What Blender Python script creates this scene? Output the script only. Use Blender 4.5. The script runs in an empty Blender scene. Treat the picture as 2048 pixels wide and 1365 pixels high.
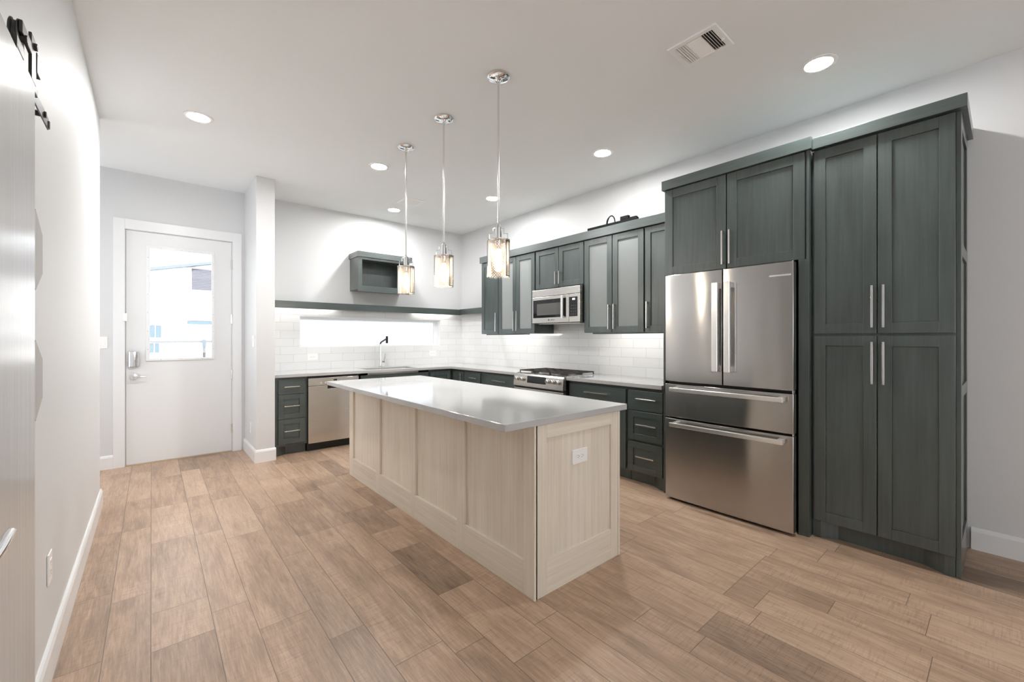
import bpy, bmesh, math, random
from mathutils import Vector, Matrix
random.seed(7)
C = bpy.context.scene.collection
sc = bpy.context.scene
R = math.radians

# ------------------------------------------------------------------ camera
cam_data = bpy.data.cameras.new('camera')
cam_data.sensor_width = 36.0
cam_data.lens = 844.845 / 2048 * 36.0
cam_data.shift_y = -(682.5 - 676.98) / 2048
cam_data.clip_start = 0.05
cam = bpy.data.objects.new('camera', cam_data)
C.objects.link(cam)
cam.location = (0, 0, 1.3219)
cam.rotation_euler = (R(90), 0, R(-40.482))
sc.camera = cam

# ------------------------------------------------------------------ sky, exposure
world = bpy.data.worlds.new('sky')
sc.world = world
world.use_nodes = True
_bg = world.node_tree.nodes['Background']
_bg.inputs['Color'].default_value = (0.91, 0.955, 1.0, 1)
_bg.inputs['Strength'].default_value = 2.7
CAN_POWER = 205.0
BULB_POWER = 62.0
BAR_POWER = 22.0
sun_data = bpy.data.lights.new('sun', 'SUN')
sun_data.energy = 3.0
sun_data.angle = R(3)
sun_data.color = (1, .96, .9)
sun = bpy.data.objects.new('sun', sun_data)
C.objects.link(sun)
sun.rotation_euler = (R(48), 0, R(20))
sc.view_settings.view_transform = 'Standard'
sc.view_settings.look = 'None'
sc.view_settings.exposure = 1.26
sc.view_settings.gamma = 1.0
sc.view_settings.use_curve_mapping = False
sc.cycles.use_denoising = True
sc.cycles.max_bounces = 10
sc.cycles.diffuse_bounces = 6
sc.cycles.glossy_bounces = 5
sc.cycles.transparent_max_bounces = 16
sc.cycles.caustics_reflective = False
sc.cycles.caustics_refractive = False
sc.cycles.sample_clamp_indirect = 6.0

# ------------------------------------------------------------------ main dimensions (metres)
XL, XR, YB, ZC = -0.308, 3.928, 5.888, 3.046
ZK = 0.915
YFRONT = -3.4

# ------------------------------------------------------------------ materials
def srgb(r, g, b):
    f = lambda c: c / 12.92 if c <= .04045 else ((c + .055) / 1.055) ** 2.4
    return (f(r / 255), f(g / 255), f(b / 255), 1)

def new_mat(name):
    m = bpy.data.materials.new(name)
    m.use_nodes = True
    nt = m.node_tree
    return m, nt, nt.nodes['Principled BSDF']

def N(nt, t, **kw):
    n = nt.nodes.new(t)
    for k, v in kw.items():
        setattr(n, k, v)
    return n

def L(nt, a, b):
    nt.links.new(a, b)

def mth(nt, op, a, b=None, c=None):
    n = N(nt, 'ShaderNodeMath', operation=op)
    for i, v in enumerate((a, b, c)):
        if v is None:
            continue
        if isinstance(v, (int, float)):
            n.inputs[i].default_value = v
        else:
            L(nt, v, n.inputs[i])
    return n.outputs[0]

def plain(name, col, rough=.5, metal=0.0, spec=.5, bump=0.0, bscale=200, coat=0.0):
    m, nt, p = new_mat(name)
    p.inputs['Base Color'].default_value = (*col[:3], 1)
    p.inputs['Roughness'].default_value = rough
    p.inputs['Metallic'].default_value = metal
    p.inputs['Specular IOR Level'].default_value = spec
    p.inputs['Coat Weight'].default_value = coat
    if bump:
        tc = N(nt, 'ShaderNodeTexCoord')
        no = N(nt, 'ShaderNodeTexNoise')
        no.inputs['Scale'].default_value = bscale
        L(nt, tc.outputs['Object'], no.inputs['Vector'])
        bp = N(nt, 'ShaderNodeBump')
        bp.inputs['Strength'].default_value = bump
        bp.inputs['Distance'].default_value = .002
        L(nt, no.outputs['Fac'], bp.inputs['Height'])
        L(nt, bp.outputs['Normal'], p.inputs['Normal'])
    return m

def emit(name, col, strength):
    m = bpy.data.materials.new(name)
    m.use_nodes = True
    nt = m.node_tree
    nt.nodes.remove(nt.nodes['Principled BSDF'])
    e = N(nt, 'ShaderNodeEmission')
    e.inputs['Color'].default_value = (*col[:3], 1)
    e.inputs['Strength'].default_value = strength
    L(nt, e.outputs[0], nt.nodes['Material Output'].inputs['Surface'])
    return m

def wood(name, dark, light, scale, rough=.38, contrast=(.25, .75), bump=.15, spec=.5, cloud=.5, coat=0.0):
    """stained wood: fine grain lines (stretched noise) over soft cloudy stain"""
    m, nt, p = new_mat(name)
    tc = N(nt, 'ShaderNodeTexCoord')
    mp = N(nt, 'ShaderNodeMapping')
    mp.inputs['Scale'].default_value = scale
    L(nt, tc.outputs['Object'], mp.inputs['Vector'])
    n1 = N(nt, 'ShaderNodeTexNoise')
    n1.inputs['Scale'].default_value = 1.0
    n1.inputs['Detail'].default_value = 6
    n1.inputs['Roughness'].default_value = .65
    L(nt, mp.outputs[0], n1.inputs['Vector'])
    n2 = N(nt, 'ShaderNodeTexNoise')
    n2.inputs['Scale'].default_value = 5.0
    n2.inputs['Detail'].default_value = 3
    mp2 = N(nt, 'ShaderNodeMapping')
    mp2.inputs['Scale'].default_value = [1.0 if s > 10 else .35 for s in scale]
    L(nt, tc.outputs['Object'], mp2.inputs['Vector'])
    L(nt, mp2.outputs[0], n2.inputs['Vector'])
    mix = mth(nt, 'ADD', mth(nt, 'MULTIPLY', n1.outputs['Fac'], 1 - cloud), mth(nt, 'MULTIPLY', n2.outputs['Fac'], cloud))
    cr = N(nt, 'ShaderNodeValToRGB')
    cr.color_ramp.elements[0].position = contrast[0]
    cr.color_ramp.elements[1].position = contrast[1]
    cr.color_ramp.elements[0].color = (*dark[:3], 1)
    cr.color_ramp.elements[1].color = (*light[:3], 1)
    L(nt, mix, cr.inputs[0])
    L(nt, cr.outputs[0], p.inputs['Base Color'])
    p.inputs['Roughness'].default_value = rough
    p.inputs['Specular IOR Level'].default_value = spec
    p.inputs['Coat Weight'].default_value = coat
    p.inputs['Coat Roughness'].default_value = .28
    bp = N(nt, 'ShaderNodeBump')
    bp.inputs['Strength'].default_value = bump
    bp.inputs['Distance'].default_value = .001
    L(nt, n1.outputs['Fac'], bp.inputs['Height'])
    L(nt, bp.outputs['Normal'], p.inputs['Normal'])
    return m

def brushed(name, col, rough, tangent, aniso=.75, wave=0.0, scale=(3, 3, 400)):
    m, nt, p = new_mat(name)
    p.inputs['Metallic'].default_value = 1.0
    p.inputs['Anisotropic'].default_value = aniso
    cx = N(nt, 'ShaderNodeCombineXYZ')
    for i in range(3):
        cx.inputs[i].default_value = tangent[i]
    L(nt, cx.outputs[0], p.inputs['Tangent'])
    tc = N(nt, 'ShaderNodeTexCoord')
    mp = N(nt, 'ShaderNodeMapping')
    mp.inputs['Scale'].default_value = scale
    L(nt, tc.outputs['Object'], mp.inputs['Vector'])
    n1 = N(nt, 'ShaderNodeTexNoise')
    n1.inputs['Scale'].default_value = 1.0
    n1.inputs['Detail'].default_value = 3
    L(nt, mp.outputs[0], n1.inputs['Vector'])
    mr = N(nt, 'ShaderNodeMapRange')
    mr.inputs['To Min'].default_value = rough * .85
    mr.inputs['To Max'].default_value = rough * 1.15
    L(nt, n1.outputs['Fac'], mr.inputs['Value'])
    L(nt, mr.outputs[0], p.inputs['Roughness'])
    mc = N(nt, 'ShaderNodeMix', data_type='RGBA')
    mc.inputs[6].default_value = (*[c * .94 for c in col[:3]], 1)
    mc.inputs[7].default_value = (*[min(1, c * 1.04) for c in col[:3]], 1)
    L(nt, n1.outputs['Fac'], mc.inputs[0])
    L(nt, mc.outputs[2], p.inputs['Base Color'])
    if wave:
        n2 = N(nt, 'ShaderNodeTexNoise')
        n2.inputs['Scale'].default_value = 2.2
        n2.inputs['Detail'].default_value = 1
        L(nt, tc.outputs['Object'], n2.inputs['Vector'])
        bp = N(nt, 'ShaderNodeBump')
        bp.inputs['Strength'].default_value = wave
        bp.inputs['Distance'].default_value = .02
        L(nt, n2.outputs['Fac'], bp.inputs['Height'])
        L(nt, bp.outputs['Normal'], p.inputs['Normal'])
    return m

def thin_glass(name, tint=(1, 1, 1), gloss=.08, rough=.02):
    m = bpy.data.materials.new(name)
    m.use_nodes = True
    nt = m.node_tree
    nt.nodes.remove(nt.nodes['Principled BSDF'])
    t = N(nt, 'ShaderNodeBsdfTransparent')
    t.inputs['Color'].default_value = (*tint, 1)
    g = N(nt, 'ShaderNodeBsdfGlossy')
    g.inputs['Roughness'].default_value = rough
    fr = N(nt, 'ShaderNodeFresnel')
    fr.inputs['IOR'].default_value = 1.45
    mx = N(nt, 'ShaderNodeMixShader')
    L(nt, mth(nt, 'MINIMUM', mth(nt, 'MULTIPLY_ADD', fr.outputs[0], .7, gloss * .3), .6), mx.inputs[0])
    L(nt, t.outputs[0], mx.inputs[1])
    L(nt, g.outputs[0], mx.inputs[2])
    L(nt, mx.outputs[0], nt.nodes['Material Output'].inputs['Surface'])
    return m

def frosted(name, col, transl=.6, rough=.35):
    m = bpy.data.materials.new(name)
    m.use_nodes = True
    nt = m.node_tree
    p = nt.nodes['Principled BSDF']
    p.inputs['Base Color'].default_value = (*col, 1)
    p.inputs['Roughness'].default_value = rough
    t = N(nt, 'ShaderNodeBsdfTranslucent')
    t.inputs['Color'].default_value = (*col, 1)
    mx = N(nt, 'ShaderNodeMixShader')
    mx.inputs[0].default_value = transl
    L(nt, p.outputs[0], mx.inputs[1])
    L(nt, t.outputs[0], mx.inputs[2])
    L(nt, mx.outputs[0], nt.nodes['Material Output'].inputs['Surface'])
    return m

def tile_mat(name, axis):
    """white 10 x 30 cm glazed wall tile in running bond; axis = horizontal world axis"""
    m, nt, p = new_mat(name)
    tc = N(nt, 'ShaderNodeTexCoord')
    sp = N(nt, 'ShaderNodeSeparateXYZ')
    L(nt, tc.outputs['Object'], sp.inputs[0])
    cb = N(nt, 'ShaderNodeCombineXYZ')
    L(nt, sp.outputs[axis], cb.inputs[0])
    L(nt, sp.outputs[2], cb.inputs[1])
    br = N(nt, 'ShaderNodeTexBrick')
    br.offset = .5
    br.inputs['Scale'].default_value = 1.0
    br.inputs['Brick Width'].default_value = .305
    br.inputs['Row Height'].default_value = .1015
    br.inputs['Mortar Size'].default_value = .0016
    br.inputs['Mortar Smooth'].default_value = .3
    br.inputs['Color1'].default_value = (.84, .84, .835, 1)
    br.inputs['Color2'].default_value = (.80, .80, .80, 1)
    br.inputs['Mortar'].default_value = (.56, .56, .56, 1)
    L(nt, cb.outputs[0], br.inputs['Vector'])
    L(nt, br.outputs['Color'], p.inputs['Base Color'])
    p.inputs['Roughness'].default_value = .12
    bp = N(nt, 'ShaderNodeBump')
    bp.inputs['Strength'].default_value = .5
    bp.inputs['Distance'].default_value = .0015
    bp.invert = True
    L(nt, br.outputs['Fac'], bp.inputs['Height'])
    n = N(nt, 'ShaderNodeTexNoise')
    n.inputs['Scale'].default_value = 9
    L(nt, tc.outputs['Object'], n.inputs['Vector'])
    b2 = N(nt, 'ShaderNodeBump')
    b2.inputs['Strength'].default_value = .06
    b2.inputs['Distance'].default_value = .01
    L(nt, n.outputs['Fac'], b2.inputs['Height'])
    L(nt, bp.outputs[0], b2.inputs['Normal'])
    L(nt, b2.outputs[0], p.inputs['Normal'])
    return m

def floor_mat():
    m, nt, p = new_mat('oak_planks')
    at = N(nt, 'ShaderNodeAttribute', attribute_name='tone')
    sd = N(nt, 'ShaderNodeAttribute', attribute_name='seed')
    sz = N(nt, 'ShaderNodeAttribute', attribute_name='size')
    uv = N(nt, 'ShaderNodeUVMap', uv_map='plank')
    su = N(nt, 'ShaderNodeSeparateXYZ')
    L(nt, uv.outputs[0], su.inputs[0])
    ss = N(nt, 'ShaderNodeSeparateXYZ')
    L(nt, sz.outputs['Vector'], ss.inputs[0])
    # seam distance
    dx = mth(nt, 'MINIMUM', su.outputs[0], mth(nt, 'SUBTRACT', ss.outputs[0], su.outputs[0]))
    dy = mth(nt, 'MINIMUM', su.outputs[1], mth(nt, 'SUBTRACT', ss.outputs[1], su.outputs[1]))
    d = mth(nt, 'MINIMUM', dx, dy)
    seam = N(nt, 'ShaderNodeMapRange')
    seam.inputs['From Min'].default_value = .0004
    seam.inputs['From Max'].default_value = .0022
    L(nt, d, seam.inputs['Value'])
    # grain coordinates
    def noise(sx, sy, detail, rough=.6, dist=0.0, seedmul=37.0):
        cb = N(nt, 'ShaderNodeCombineXYZ')
        L(nt, mth(nt, 'MULTIPLY', su.outputs[0], sx), cb.inputs[0])
        L(nt, mth(nt, 'MULTIPLY', su.outputs[1], sy), cb.inputs[1])
        L(nt, mth(nt, 'MULTIPLY', sd.outputs['Fac'], seedmul), cb.inputs[2])
        n = N(nt, 'ShaderNodeTexNoise')
        n.inputs['Scale'].default_value = 1.0
        n.inputs['Detail'].default_value = detail
        n.inputs['Roughness'].default_value = rough
        n.inputs['Distortion'].default_value = dist
        L(nt, cb.outputs[0], n.inputs['Vector'])
        return n.outputs['Fac']
    fine = noise(170, 9, 5, .7, .6)
    mid = noise(24, 2.4, 4, .6, 1.2, 51)
    cloud = noise(6, 2.0, 2, .5, .4, 73)
    cross = noise(9, 150, 3, .6, 0, 91)
    crm = N(nt, 'ShaderNodeMapRange')
    crm.inputs['From Min'].default_value = .55
    crm.inputs['From Max'].default_value = .75
    L(nt, mth(nt, 'MULTIPLY', cross, mth(nt, 'ADD', cloud, .5)), crm.inputs['Value'])
    t = mth(nt, 'ADD', mth(nt, 'MULTIPLY', mth(nt, 'SUBTRACT', fine, .5), .85),
            mth(nt, 'ADD', mth(nt, 'MULTIPLY', mth(nt, 'SUBTRACT', mid, .5), .65),
                mth(nt, 'MULTIPLY', mth(nt, 'SUBTRACT', cloud, .5), .55)))
    t = mth(nt, 'ADD', t, at.outputs['Fac'])
    t = mth(nt, 'SUBTRACT', t, mth(nt, 'MULTIPLY', crm.outputs[0], .16))
    cr = N(nt, 'ShaderNodeValToRGB')
    e = cr.color_ramp.elements
    e[0].position = 0.0
    e[0].color = FLOOR_COLS[0]
    e[1].position = 1.0
    e[1].color = FLOOR_COLS[2]
    mid_e = cr.color_ramp.elements.new(.5)
    mid_e.color = FLOOR_COLS[1]
    L(nt, t, cr.inputs[0])
    mx = N(nt, 'ShaderNodeMix', data_type='RGBA')
    mx.inputs[6].default_value = (.12, .085, .062, 1)
    L(nt, seam.outputs[0], mx.inputs[0])
    L(nt, cr.outputs[0], mx.inputs[7])
    L(nt, mx.outputs[2], p.inputs['Base Color'])
    mr = N(nt, 'ShaderNodeMapRange')
    mr.inputs['To Min'].default_value = .34
    mr.inputs['To Max'].default_value = .50
    L(nt, fine, mr.inputs['Value'])
    L(nt, mr.outputs[0], p.inputs['Roughness'])
    hb = mth(nt, 'ADD', mth(nt, 'MULTIPLY', fine, .5), mth(nt, 'MULTIPLY', seam.outputs[0], 1.0))
    bp = N(nt, 'ShaderNodeBump')
    bp.inputs['Strength'].default_value = .35
    bp.inputs['Distance'].default_value = .0012
    L(nt, hb, bp.inputs['Height'])
    L(nt, bp.outputs[0], p.inputs['Normal'])
    return m

FLOOR_COLS = ((.155, .100, .066, 1), (.43, .292, .200, 1), (.68, .505, .375, 1))
M = {}
M['wall'] = plain('wall_paint', (.70, .705, .71), .55, bump=.05, bscale=260)
M['ceiling'] = plain('ceiling_paint', (.87, .882, .885), .75, bump=.04, bscale=220)
M['trim'] = plain('trim_paint', (.83, .835, .84), .3)
M['door'] = plain('door_paint', (.80, .805, .81), .35)
M['floor'] = floor_mat()
GD, GL = (.027, .037, .035), (.083, .107, .101)
M['green'] = wood('green_stain', GD, GL, (55, 55, 2.2), .36, coat=.8)
M['green_y'] = wood('green_stain_lengthwise', GD, GL, (55, 2.2, 55), .36, coat=.8)
M['green_x'] = wood('green_stain_crosswise', GD, GL, (2.2, 55, 55), .36, coat=.8)
M['green_in'] = plain('cabinet_inside', (.10, .125, .118), .45)
CD, CL_ = (.65, .575, .47), (.83, .765, .655)
M['cream'] = wood('cream_wash', CD, CL_, (70, 70, 1.6), .42, contrast=(.3, .68), cloud=.35)
M['cream_y'] = wood('cream_wash_lengthwise', CD, CL_, (70, 1.6, 70), .42, contrast=(.3, .68), cloud=.35)
M['cream_x'] = wood('cream_wash_crosswise', CD, CL_, (1.6, 70, 70), .42, contrast=(.3, .68), cloud=.35)
M['quartz'] = plain('quartz', (.48, .48, .475), .07, spec=.7)
M['steel_r'] = brushed('brushed_steel', (.50, .49, .48), .19, (0, 0, 1), .9, wave=.3)
M['steel_b'] = brushed('brushed_steel_lighter', (.66, .64, .61), .26, (0, 0, 1), .7, scale=(3, 3, 400))
M['steel_plain'] = plain('satin_steel', (.72, .71, .69), .25, 1.0)
M['chrome'] = plain('chrome', (.86, .86, .87), .06, 1.0)
M['satin'] = plain('satin_nickel', (.80, .79, .77), .22, 1.0)
M['wire'] = plain('bronze_wire', (.42, .36, .30), .35, .6)
M['black_matte'] = plain('matte_black_plastic', (.008, .008, .008), .7, spec=.15)
M['handle'] = plain('white_steel_handle', (.90, .89, .87), .28, .85)
M['black'] = plain('black_plastic', (.012, .012, .012), .4)
M['blackglass'] = plain('black_glass', (.010, .010, .012), .06)
M['ovenglass'] = plain('grey_oven_glass', (.10, .10, .095), .12)
M['iron'] = plain('cast_iron', (.035, .030, .027), .5)
M['blackmetal'] = plain('black_metal', (.035, .033, .030), .45, .4)
M['railmetal'] = plain('dark_grey_metal', (.09, .09, .09), .45, .4)
M['plate'] = plain('outlet_plastic', (.90, .895, .88), .3)
M['slot'] = plain('outlet_slot', (.16, .15, .14), .5)
M['glass'] = thin_glass('clear_glass')
M['frost'] = frosted('frosted_window_glass', (.60, .615, .635), .85)
M['cabglass'] = frosted('frosted_cabinet_glass', (.50, .53, .525), .5, .3)
M['tile_x'] = tile_mat('glazed_wall_tile', 0)
M['tile_y'] = tile_mat('glazed_wall_tile_side', 1)
M['lens'] = emit('lamp_lens', (1.0, .995, .985), CAN_POWER)
M['bulb'] = emit('bulb_glow', (1.0, .88, .72), BULB_POWER)
M['barlens'] = emit('light_bar_lens', (1.0, .965, .91), BAR_POWER)
M['screen'] = emit('clock_digits', (.9, .95, 1.0), 2.0)
M['barn'] = wood('barn_door_white_grain', (.46, .46, .46), (.56, .56, .555), (3, 90, 1.5), .22, contrast=(.3, .7), bump=.25, cloud=.2)
M['hex'] = plain('grey_hexagon', (.46, .45, .44), .6)
M['house'] = plain('white_render', (.62, .62, .62), .7)
M['siding'] = plain('grey_siding', (.075, .075, .092), .7)
M['roof'] = plain('roof_edge', (.085, .105, .13), .5)
M['pane'] = plain('blue_window_pane', (.02, .055, .075), .4, spec=.2)
M['concrete'] = plain('concrete', (.62, .61, .58), .8, bump=.2, bscale=40)
M['fence'] = plain('grey_rail', (.05, .052, .055), .5)
M['box'] = plain('blue_grey_box', (.015, .035, .05), .6)

# ------------------------------------------------------------------ mesh helpers
LOC = {}

class MB:
    def __init__(self):
        self.bm = bmesh.new()

    def box(self, x0, x1, y0, y1, z0, z1):
        a = [(min(p), max(p)) for p in ((x0, x1), (y0, y1), (z0, z1))]
        v = [self.bm.verts.new((a[0][i], a[1][j], a[2][k])) for i in (0, 1) for j in (0, 1) for k in (0, 1)]
        for f in ((0, 1, 3, 2), (4, 6, 7, 5), (0, 4, 5, 1), (2, 3, 7, 6), (0, 2, 6, 4), (1, 5, 7, 3)):
            self.bm.faces.new([v[i] for i in f])
        return self

    def poly(self, pts):
        self.bm.faces.new([self.bm.verts.new(p) for p in pts])
        return self

    def prism(self, pts, vec):
        """closed polygon (3D points) extruded by vec"""
        vec = Vector(vec)
        a = [self.bm.verts.new(p) for p in pts]
        b = [self.bm.verts.new(Vector(p) + vec) for p in pts]
        n = len(pts)
        self.bm.faces.new(a)
        self.bm.faces.new(b[::-1])
        for i in range(n):
            self.bm.faces.new([a[i], b[i], b[(i + 1) % n], a[(i + 1) % n]])
        return self

    def tube(self, pts, r, seg=12, cap=True):
        pts = [Vector(p) for p in pts]
        rr = r if isinstance(r, (list, tuple)) else [r] * len(pts)
        rings = []
        ref = None
        for i, p in enumerate(pts):
            if i == 0:
                d = pts[1] - pts[0]
            elif i == len(pts) - 1:
                d = pts[-1] - pts[-2]
            else:
                d = (pts[i + 1] - p).normalized() + (p - pts[i - 1]).normalized()
            d.normalize()
            if ref is None:
                ref = Vector((0, 0, 1)) if abs(d.z) < .9 else Vector((1, 0, 0))
            u = d.cross(ref).normalized()
            w = u.cross(d).normalized()
            ref = w
            rings.append([self.bm.verts.new(p + u * rr[i] * math.cos(2 * math.pi * k / seg) + w * rr[i] * math.sin(2 * math.pi * k / seg)) for k in range(seg)])
        for a, b in zip(rings, rings[1:]):
            for k in range(seg):
                self.bm.faces.new([a[k], a[(k + 1) % seg], b[(k + 1) % seg], b[k]])
        if cap:
            self.bm.faces.new(rings[0][::-1])
            self.bm.faces.new(rings[-1])
        return self

    def lathe(self, c, prof, seg=32, axis='Z'):
        c = Vector(c)
        rings = []
        for r, h in prof:
            ring = []
            for k in range(seg):
                a = 2 * math.pi * k / seg
                x, y = r * math.cos(a), r * math.sin(a)
                if axis == 'Z':
                    q = Vector((x, y, h))
                elif axis == 'X':
                    q = Vector((h, x, y))
                else:
                    q = Vector((x, h, y))
                ring.append(self.bm.verts.new(c + q))
            rings.append(ring)
        for a, b in zip(rings, rings[1:]):
            for k in range(seg):
                self.bm.faces.new([a[k], a[(k + 1) % seg], b[(k + 1) % seg], b[k]])
        if prof[0][0] > 1e-5:
            self.bm.faces.new(rings[0][::-1])
        if prof[-1][0] > 1e-5:
            self.bm.faces.new(rings[-1])
        bmesh.ops.remove_doubles(self.bm, verts=self.bm.verts, dist=1e-6)
        return self

    def slab(self, us, vs, holes, mapf, w0, w1):
        """plate over the grid us x vs with cells in holes left out; mapf(u, v, w) -> xyz"""
        nu, nv = len(us) - 1, len(vs) - 1
        on = lambda i, j: 0 <= i < nu and 0 <= j < nv and (i, j) not in holes
        V = {}
        def vert(i, j, k):
            if (i, j, k) not in V:
                V[(i, j, k)] = self.bm.verts.new(mapf(us[i], vs[j], (w0, w1)[k]))
            return V[(i, j, k)]
        for i in range(nu):
            for j in range(nv):
                if not on(i, j):
                    continue
                for k in (0, 1):
                    self.bm.faces.new([vert(i, j, k), vert(i + 1, j, k), vert(i + 1, j + 1, k), vert(i, j + 1, k)])
                for di, dj, a, b in ((-1, 0, (i, j), (i, j + 1)), (1, 0, (i + 1, j), (i + 1, j + 1)), (0, -1, (i, j), (i + 1, j)), (0, 1, (i, j + 1), (i + 1, j + 1))):
                    if not on(i + di, j + dj):
                        self.bm.faces.new([vert(*a, 0), vert(*b, 0), vert(*b, 1), vert(*a, 1)])
        return self

    def build(self, name, mat, parent=None, bevel=0.0, smooth=False, seg=2, fix=True):
        bm = self.bm
        if fix:
            bmesh.ops.recalc_face_normals(bm, faces=bm.faces)
        off = LOC.get(parent.name, Vector((0, 0, 0))) if parent else Vector((0, 0, 0))
        if off.length:
            bmesh.ops.translate(bm, verts=bm.verts, vec=-off)
        me = bpy.data.meshes.new(name)
        bm.to_mesh(me)
        bm.free()
        if isinstance(mat, str):
            mat = M[mat]
        me.materials.append(mat)
        if smooth:
            for p in me.polygons:
                p.use_smooth = True
            try:
                me.set_sharp_from_angle(angle=R(40))
            except Exception:
                pass
        o = bpy.data.objects.new(name, me)
        C.objects.link(o)
        if parent:
            o.parent = parent
            LOC[o.name] = off.copy()
        else:
            LOC[o.name] = Vector((0, 0, 0))
        if bevel:
            b = o.modifiers.new('bevel', 'BEVEL')
            b.width = bevel
            b.segments = seg
            b.limit_method = 'ANGLE'
            b.angle_limit = R(40)
        return o

def tag(o, label=None, cat=None, group=None, kind=None):
    if label: o['label'] = label
    if cat: o['category'] = cat
    if group: o['group'] = group
    if kind: o['kind'] = kind
    return o

def thing(name, loc, label, cat, group=None, kind=None):
    o = bpy.data.objects.new(name, None)
    o.empty_display_size = .1
    C.objects.link(o)
    o.location = loc
    LOC[o.name] = Vector(loc)
    return tag(o, label, cat, group, kind)

def copy_tree(o, loc, label, parent=None):
    c = o.copy()
    C.objects.link(c)
    if parent is None:
        c.location = loc
        c['label'] = label
    else:
        c.parent = parent
    for ch in list(o.children):
        copy_tree(ch, None, None, c)
    return c

def struct(o, label, cat):
    return tag(o, label, cat, kind='structure')

# face frames of the two cabinet runs: u along the run, w out of the wall, z up
def run_right(xf):
    return lambda u, w, z: (xf - w, u, z)
def run_back(yf):
    return lambda u, w, z: (u, yf - w, z)

def fbox(mb, f, u0, u1, w0, w1, z0, z1):
    a, b = f(u0, w0, z0), f(u1, w1, z1)
    mb.box(a[0], b[0], a[1], b[1], a[2], b[2])

def shaker(mb, f, u0, u1, z0, z1, fr=.06, th=.02, rec=.009, w=0.0, top=None, bot=None):
    """frame-and-panel front standing from w-th to w"""
    top = top or fr
    bot = bot or fr
    fbox(mb, f, u0, u0 + fr, w - th, w, z0, z1)
    fbox(mb, f, u1 - fr, u1, w - th, w, z0, z1)
    fbox(mb, f, u0 + fr, u1 - fr, w - th, w, z0, z0 + bot)
    fbox(mb, f, u0 + fr, u1 - fr, w - th, w, z1 - top, z1)
    fbox(mb, f, u0 + fr, u1 - fr, w - th, w - rec, z0 + bot, z1 - top)

def pull(parent, f, u, z, length, vertical, w=0.0, size=.011, stand=.03, mat='satin'):
    """square bar pull with two square posts"""
    mb = MB()
    h = size / 2
    l = length / 2
    if vertical:
        fbox(mb, f, u - h, u + h, w + stand - size, w + stand, z - l, z + l)
        for s in (-1, 1):
            c = z + s * (l - .012)
            fbox(mb, f, u - h * .9, u + h * .9, w, w + stand - size + .001, c - .008, c + .008)
    else:
        fbox(mb, f, u - l, u + l, w + stand - size, w + stand, z - h, z + h)
        for s in (-1, 1):
            c = u + s * (l - .012)
            fbox(mb, f, c - .008, c + .008, w, w + stand - size + .001, z - h * .9, z + h * .9)
    return mb.build('handle', mat, parent, bevel=.0015)

# ------------------------------------------------------------------ floor
def make_floor():
    bm = bmesh.new()
    uvl = bm.loops.layers.uv.new('plank')
    tone = bm.faces.layers.float.new('tone')
    seed = bm.faces.layers.float.new('seed')
    size = bm.faces.layers.float_vector.new('size')
    x0, x1, y0, y1 = -1.9, XR + .1, YFRONT - .1, YB + .1
    edges = []
    k = math.floor((x0 + .002) / .374)
    while True:
        a = -.002 + .374 * k
        if a > x1: break
        edges += [(a, a + .222), (a + .222, a + .374)]
        k += 1
    known = {  # strips whose joints the photograph shows: start x -> list of (y joint, tone of the plank beyond it)
        1.120: [(1.30, .56), (1.897, .27), (2.465, .50), (2.78, .34), (3.25, .55)],
        2.242: [(.20, .50), (.806, .36), (.95, .47), (1.6, .42)],
        2.464: [(-.2, .42), (.560, .33), (.95, .48), (1.9, .45)],
        2.616: [(.235, .42), (.95, .46), (1.7, .55), (2.2, .44)],
        1.716: [(.30, .36), (.866, .44), (1.13, .5), (2.0, .44)],
        -.002: [(.9, .42), (2.334, .54), (2.656, .50), (3.56, .60), (4.3, .48)],
        .220: [(1.2, .46), (2.482, .52), (3.527, .46), (4.4, .62)],
        -.154: [(1.8, .44), (2.89, .50), (3.9, .42), (4.6, .58)],
        .372: [(1.0, .45), (2.2, .50), (3.335, .60), (4.2, .44)],
        .746: [(1.6, .50), (3.06, .40), (3.75, .56), (4.5, .5)],
        .968: [(1.5, .45), (2.3, .52), (3.06, .48), (3.9, .36), (4.35, .58)],
    }
    for (a, b) in edges:
        js = None
        for kx, lst in known.items():
            if abs(kx - a) < .01:
                js = lst
        cuts = []
        if js:
            y = js[0][0]
            pre = []
            while y > y0:
                y -= random.uniform(.6, 1.25)
                pre.append((y, random.gauss(.47, .06)))
            cuts = pre[::-1] + list(js)
        else:
            cuts = [(y0 - random.uniform(0, 1.2), random.gauss(.47, .08))]
        y = cuts[-1][0] + random.uniform(.6, 1.2)
        while y < y1:
            t = random.gauss(.49, .055)
            if random.random() < .15:
                t -= random.uniform(.10, .2)
            cuts.append((y, t))
            y += random.choice((.46, .61, .76, .91, 1.22))
        cuts.append((y, 0))
        for (p, t), (q, _) in zip(cuts, cuts[1:]):
            ca, cb = max(a, x0), min(b, x1)
            cp, cq = max(p, y0), min(q, y1)
            if ca >= cb or cp >= cq: continue
            vs = [bm.verts.new(v) for v in ((ca, cp, 0), (cb, cp, 0), (cb, cq, 0), (ca, cq, 0))]
            fc = bm.faces.new(vs)
            for lp, (u, w) in zip(fc.loops, ((ca - a, cp - p), (cb - a, cp - p), (cb - a, cq - p), (ca - a, cq - p))):
                lp[uvl].uv = (u, w)
            fc[tone] = t
            fc[seed] = random.random()
            fc[size] = (b - a, q - p, 0)
    me = bpy.data.meshes.new('floor')
    bm.to_mesh(me)
    bm.free()
    me.materials.append(M['floor'])
    o = bpy.data.objects.new('floor', me)
    C.objects.link(o)
    return o

struct(make_floor(), 'brown oak-look plank floor', 'floor')

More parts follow.
